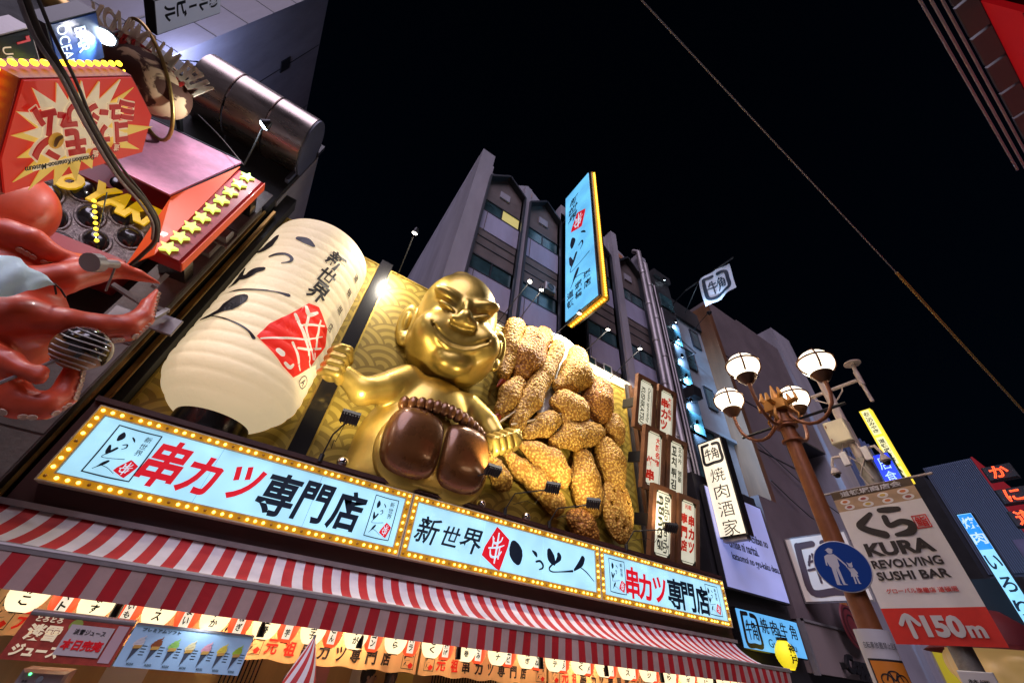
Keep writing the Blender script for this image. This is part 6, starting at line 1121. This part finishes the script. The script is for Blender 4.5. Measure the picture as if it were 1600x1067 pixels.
for x0, z0, w_, h_, c, l_ in ((-.9, 1.3, .5, .45, 'poster_white', None), (1.6, 1.35, .6, .55, 'poster_pink', None), (2.6, 1.2, .35, .7, 'poster_white', None), (3.3, 1.4, .5, .5, 'poster_yellow', None)):
    mt = bpy.data.materials.get(c) or M(c, {'poster_white': (.7, .66, .6), 'poster_pink': (.7, .3, .3), 'poster_yellow': (.75, .6, .15)}[c], .6)
    o = MB().box(x0, x0 + w_, .185, .199, z0, z0 + h_).build('wall_poster', mt, sf)
# people
m_skn = M('skin', (.50, .28, .18), .5); m_hair = M('black_hair', (.015, .012, .012), .45, bump=.4, bscale=60); m_eye = M('eye_white', (.6, .58, .55), .3)
def person(x, y, h, yaw, label, shirt, pants, hairlen=0., hat=None):
    t = thing('person', label, 'person', Matrix.Translation((x, y, 0)) @ Matrix.Rotation(yaw, 4, 'Z')); s = h / 1.70
    def head(P):   # one head unit is 0.226 m; the face looks along -y
        d = ell(P, (0, .01, 1.60), (.077, .098, .108)); d = smin(d, ell(P, (0, -.02, 1.535), (.055, .065, .055)), .03); d = smin(d, cap(P, (0, .015, 1.42), (0, .01, 1.53), .055, .05), .03)
        d = smin(d, ell(P, (0, -.105, 1.575), (.012, .018, .022)), .012)
        for q in (-1, 1): d = smax(d, -ell(P, (q * .032, -.105, 1.60), (.018, .02, .010)), .01); d = smin(d, ell(P, (q * .080, .012, 1.585), (.012, .02, .03)), .008)
        d = smax(d, -ell(P, (0, -.103, 1.532), (.024, .012, .004)), .006); d = smin(d, ell(P, (0, .03, 1.40), (.13, .07, .06)), .05)
        for q in (-1, 1):   # forearms and hands
            d = np.minimum(d, chain(P, [(q * .24, .0, 1.10), (q * .20, -.16, .98), (q * .17, -.22, .97)], [.042, .03, .03]))
            for f in range(4): d = smin(d, chain(P, [(q * (.15 + .018 * f), -.25, .97), (q * (.15 + .018 * f), -.30, .965 - .003 * f), (q * (.15 + .017 * f), -.325, .945)], [.011, .0095, .008]), .008)
            d = smin(d, ell(P, (q * .175, -.235, .97), (.042, .045, .018)), .01); d = smin(d, chain(P, [(q * .14, -.22, .97), (q * .115, -.26, .96), (q * .11, -.285, .95)], [.012, .011, .009]), .008)
        return d
    sdf_mesh(lambda P: head(P / s) * s, (-.33 * s, -.36 * s, .86 * s), (.33 * s, .18 * s, 1.74 * s), .009).build('body', m_skn, t, smooth=3)
    def sh(P):
        d = smin(ell(P, (0, .02, 1.22), (.19, .12, .26)), ell(P, (0, .02, 1.37), (.20, .09, .07)), .06); d = smin(d, ell(P, (0, .02, .98), (.165, .115, .14)), .06)
        for q in (-1, 1): d = smin(d, chain(P, [(q * .19, .02, 1.37), (q * .235, .02, 1.12)], [.062, .052]), .04)
        return d
    sdf_mesh(lambda P: sh(P / s) * s, (-.36 * s, -.18 * s, .8 * s), (.36 * s, .2 * s, 1.5 * s), .02).build('shirt', shirt, t, smooth=3)
    def pn(P):
        d = ell(P, (0, .02, .92), (.165, .12, .12))
        for q in (-1, 1): d = smin(d, chain(P, [(q * .09, .02, .88), (q * .10, .0, .48), (q * .10, .03, .09)], [.09, .065, .05]), .03)
        return d
    sdf_mesh(lambda P: pn(P / s) * s, (-.3 * s, -.18 * s, 0), (.3 * s, .2 * s, 1.1 * s), .025).build('trousers', pants, t, smooth=3)
    def hr(P):
        d = ell(P, (0, .025, 1.625), (.090, .108, .104)); d = smin(d, ell(P, (0, .06, 1.56 - hairlen * .5), (.085, .06, .08 + hairlen * .6)), .04); return smax(d, -ell(P, (0, -.12, 1.555), (.068, .09, .085)), .02) + .004 * np.sin(P[..., 0] * 160) * np.sin(P[..., 1] * 120)
    sdf_mesh(lambda P: hr(P / s) * s, (-.14 * s, -.16 * s, (1.3 - hairlen) * s), (.14 * s, .18 * s, 1.78 * s), .010).build('hair', m_hair, t, smooth=3)
    for q in (-1, 1): MB().sphere((q * .032 * s, -.092 * s, 1.60 * s), .011 * s, 8).build('eye', m_ink, t, smooth=3); MB().cbox(q * .10 * s - .045, q * .10 * s + .045, -.16 * s, .09 * s, 0, .08, .02).build('shoe', m_black, t)
    return t
blk = M('dark_shirt', (.02, .02, .025), .8); wht = M('pale_shirt', (.5, .5, .48), .8); nvy = M('navy_trousers', (.02, .025, .05), .8)
for px, y, h, yaw, l_, sh_, hl in (((578, 1053), -.15, 1.78, 1.2, 'man with short black hair looking sideways below the curtain', wht, 0.), ((612, 1055), -.35, 1.76, 2.6, 'woman with long dark hair seen from behind below the curtain', blk, .12), ((452, 1066), -1.6, 1.72, 3.0, 'person with black hair cut off by the picture edge beside the parasol', blk, .0)):
    p = PY(*px, y); person(p.x, y, p.z + .10, yaw, l_, sh_, nvy, hl)
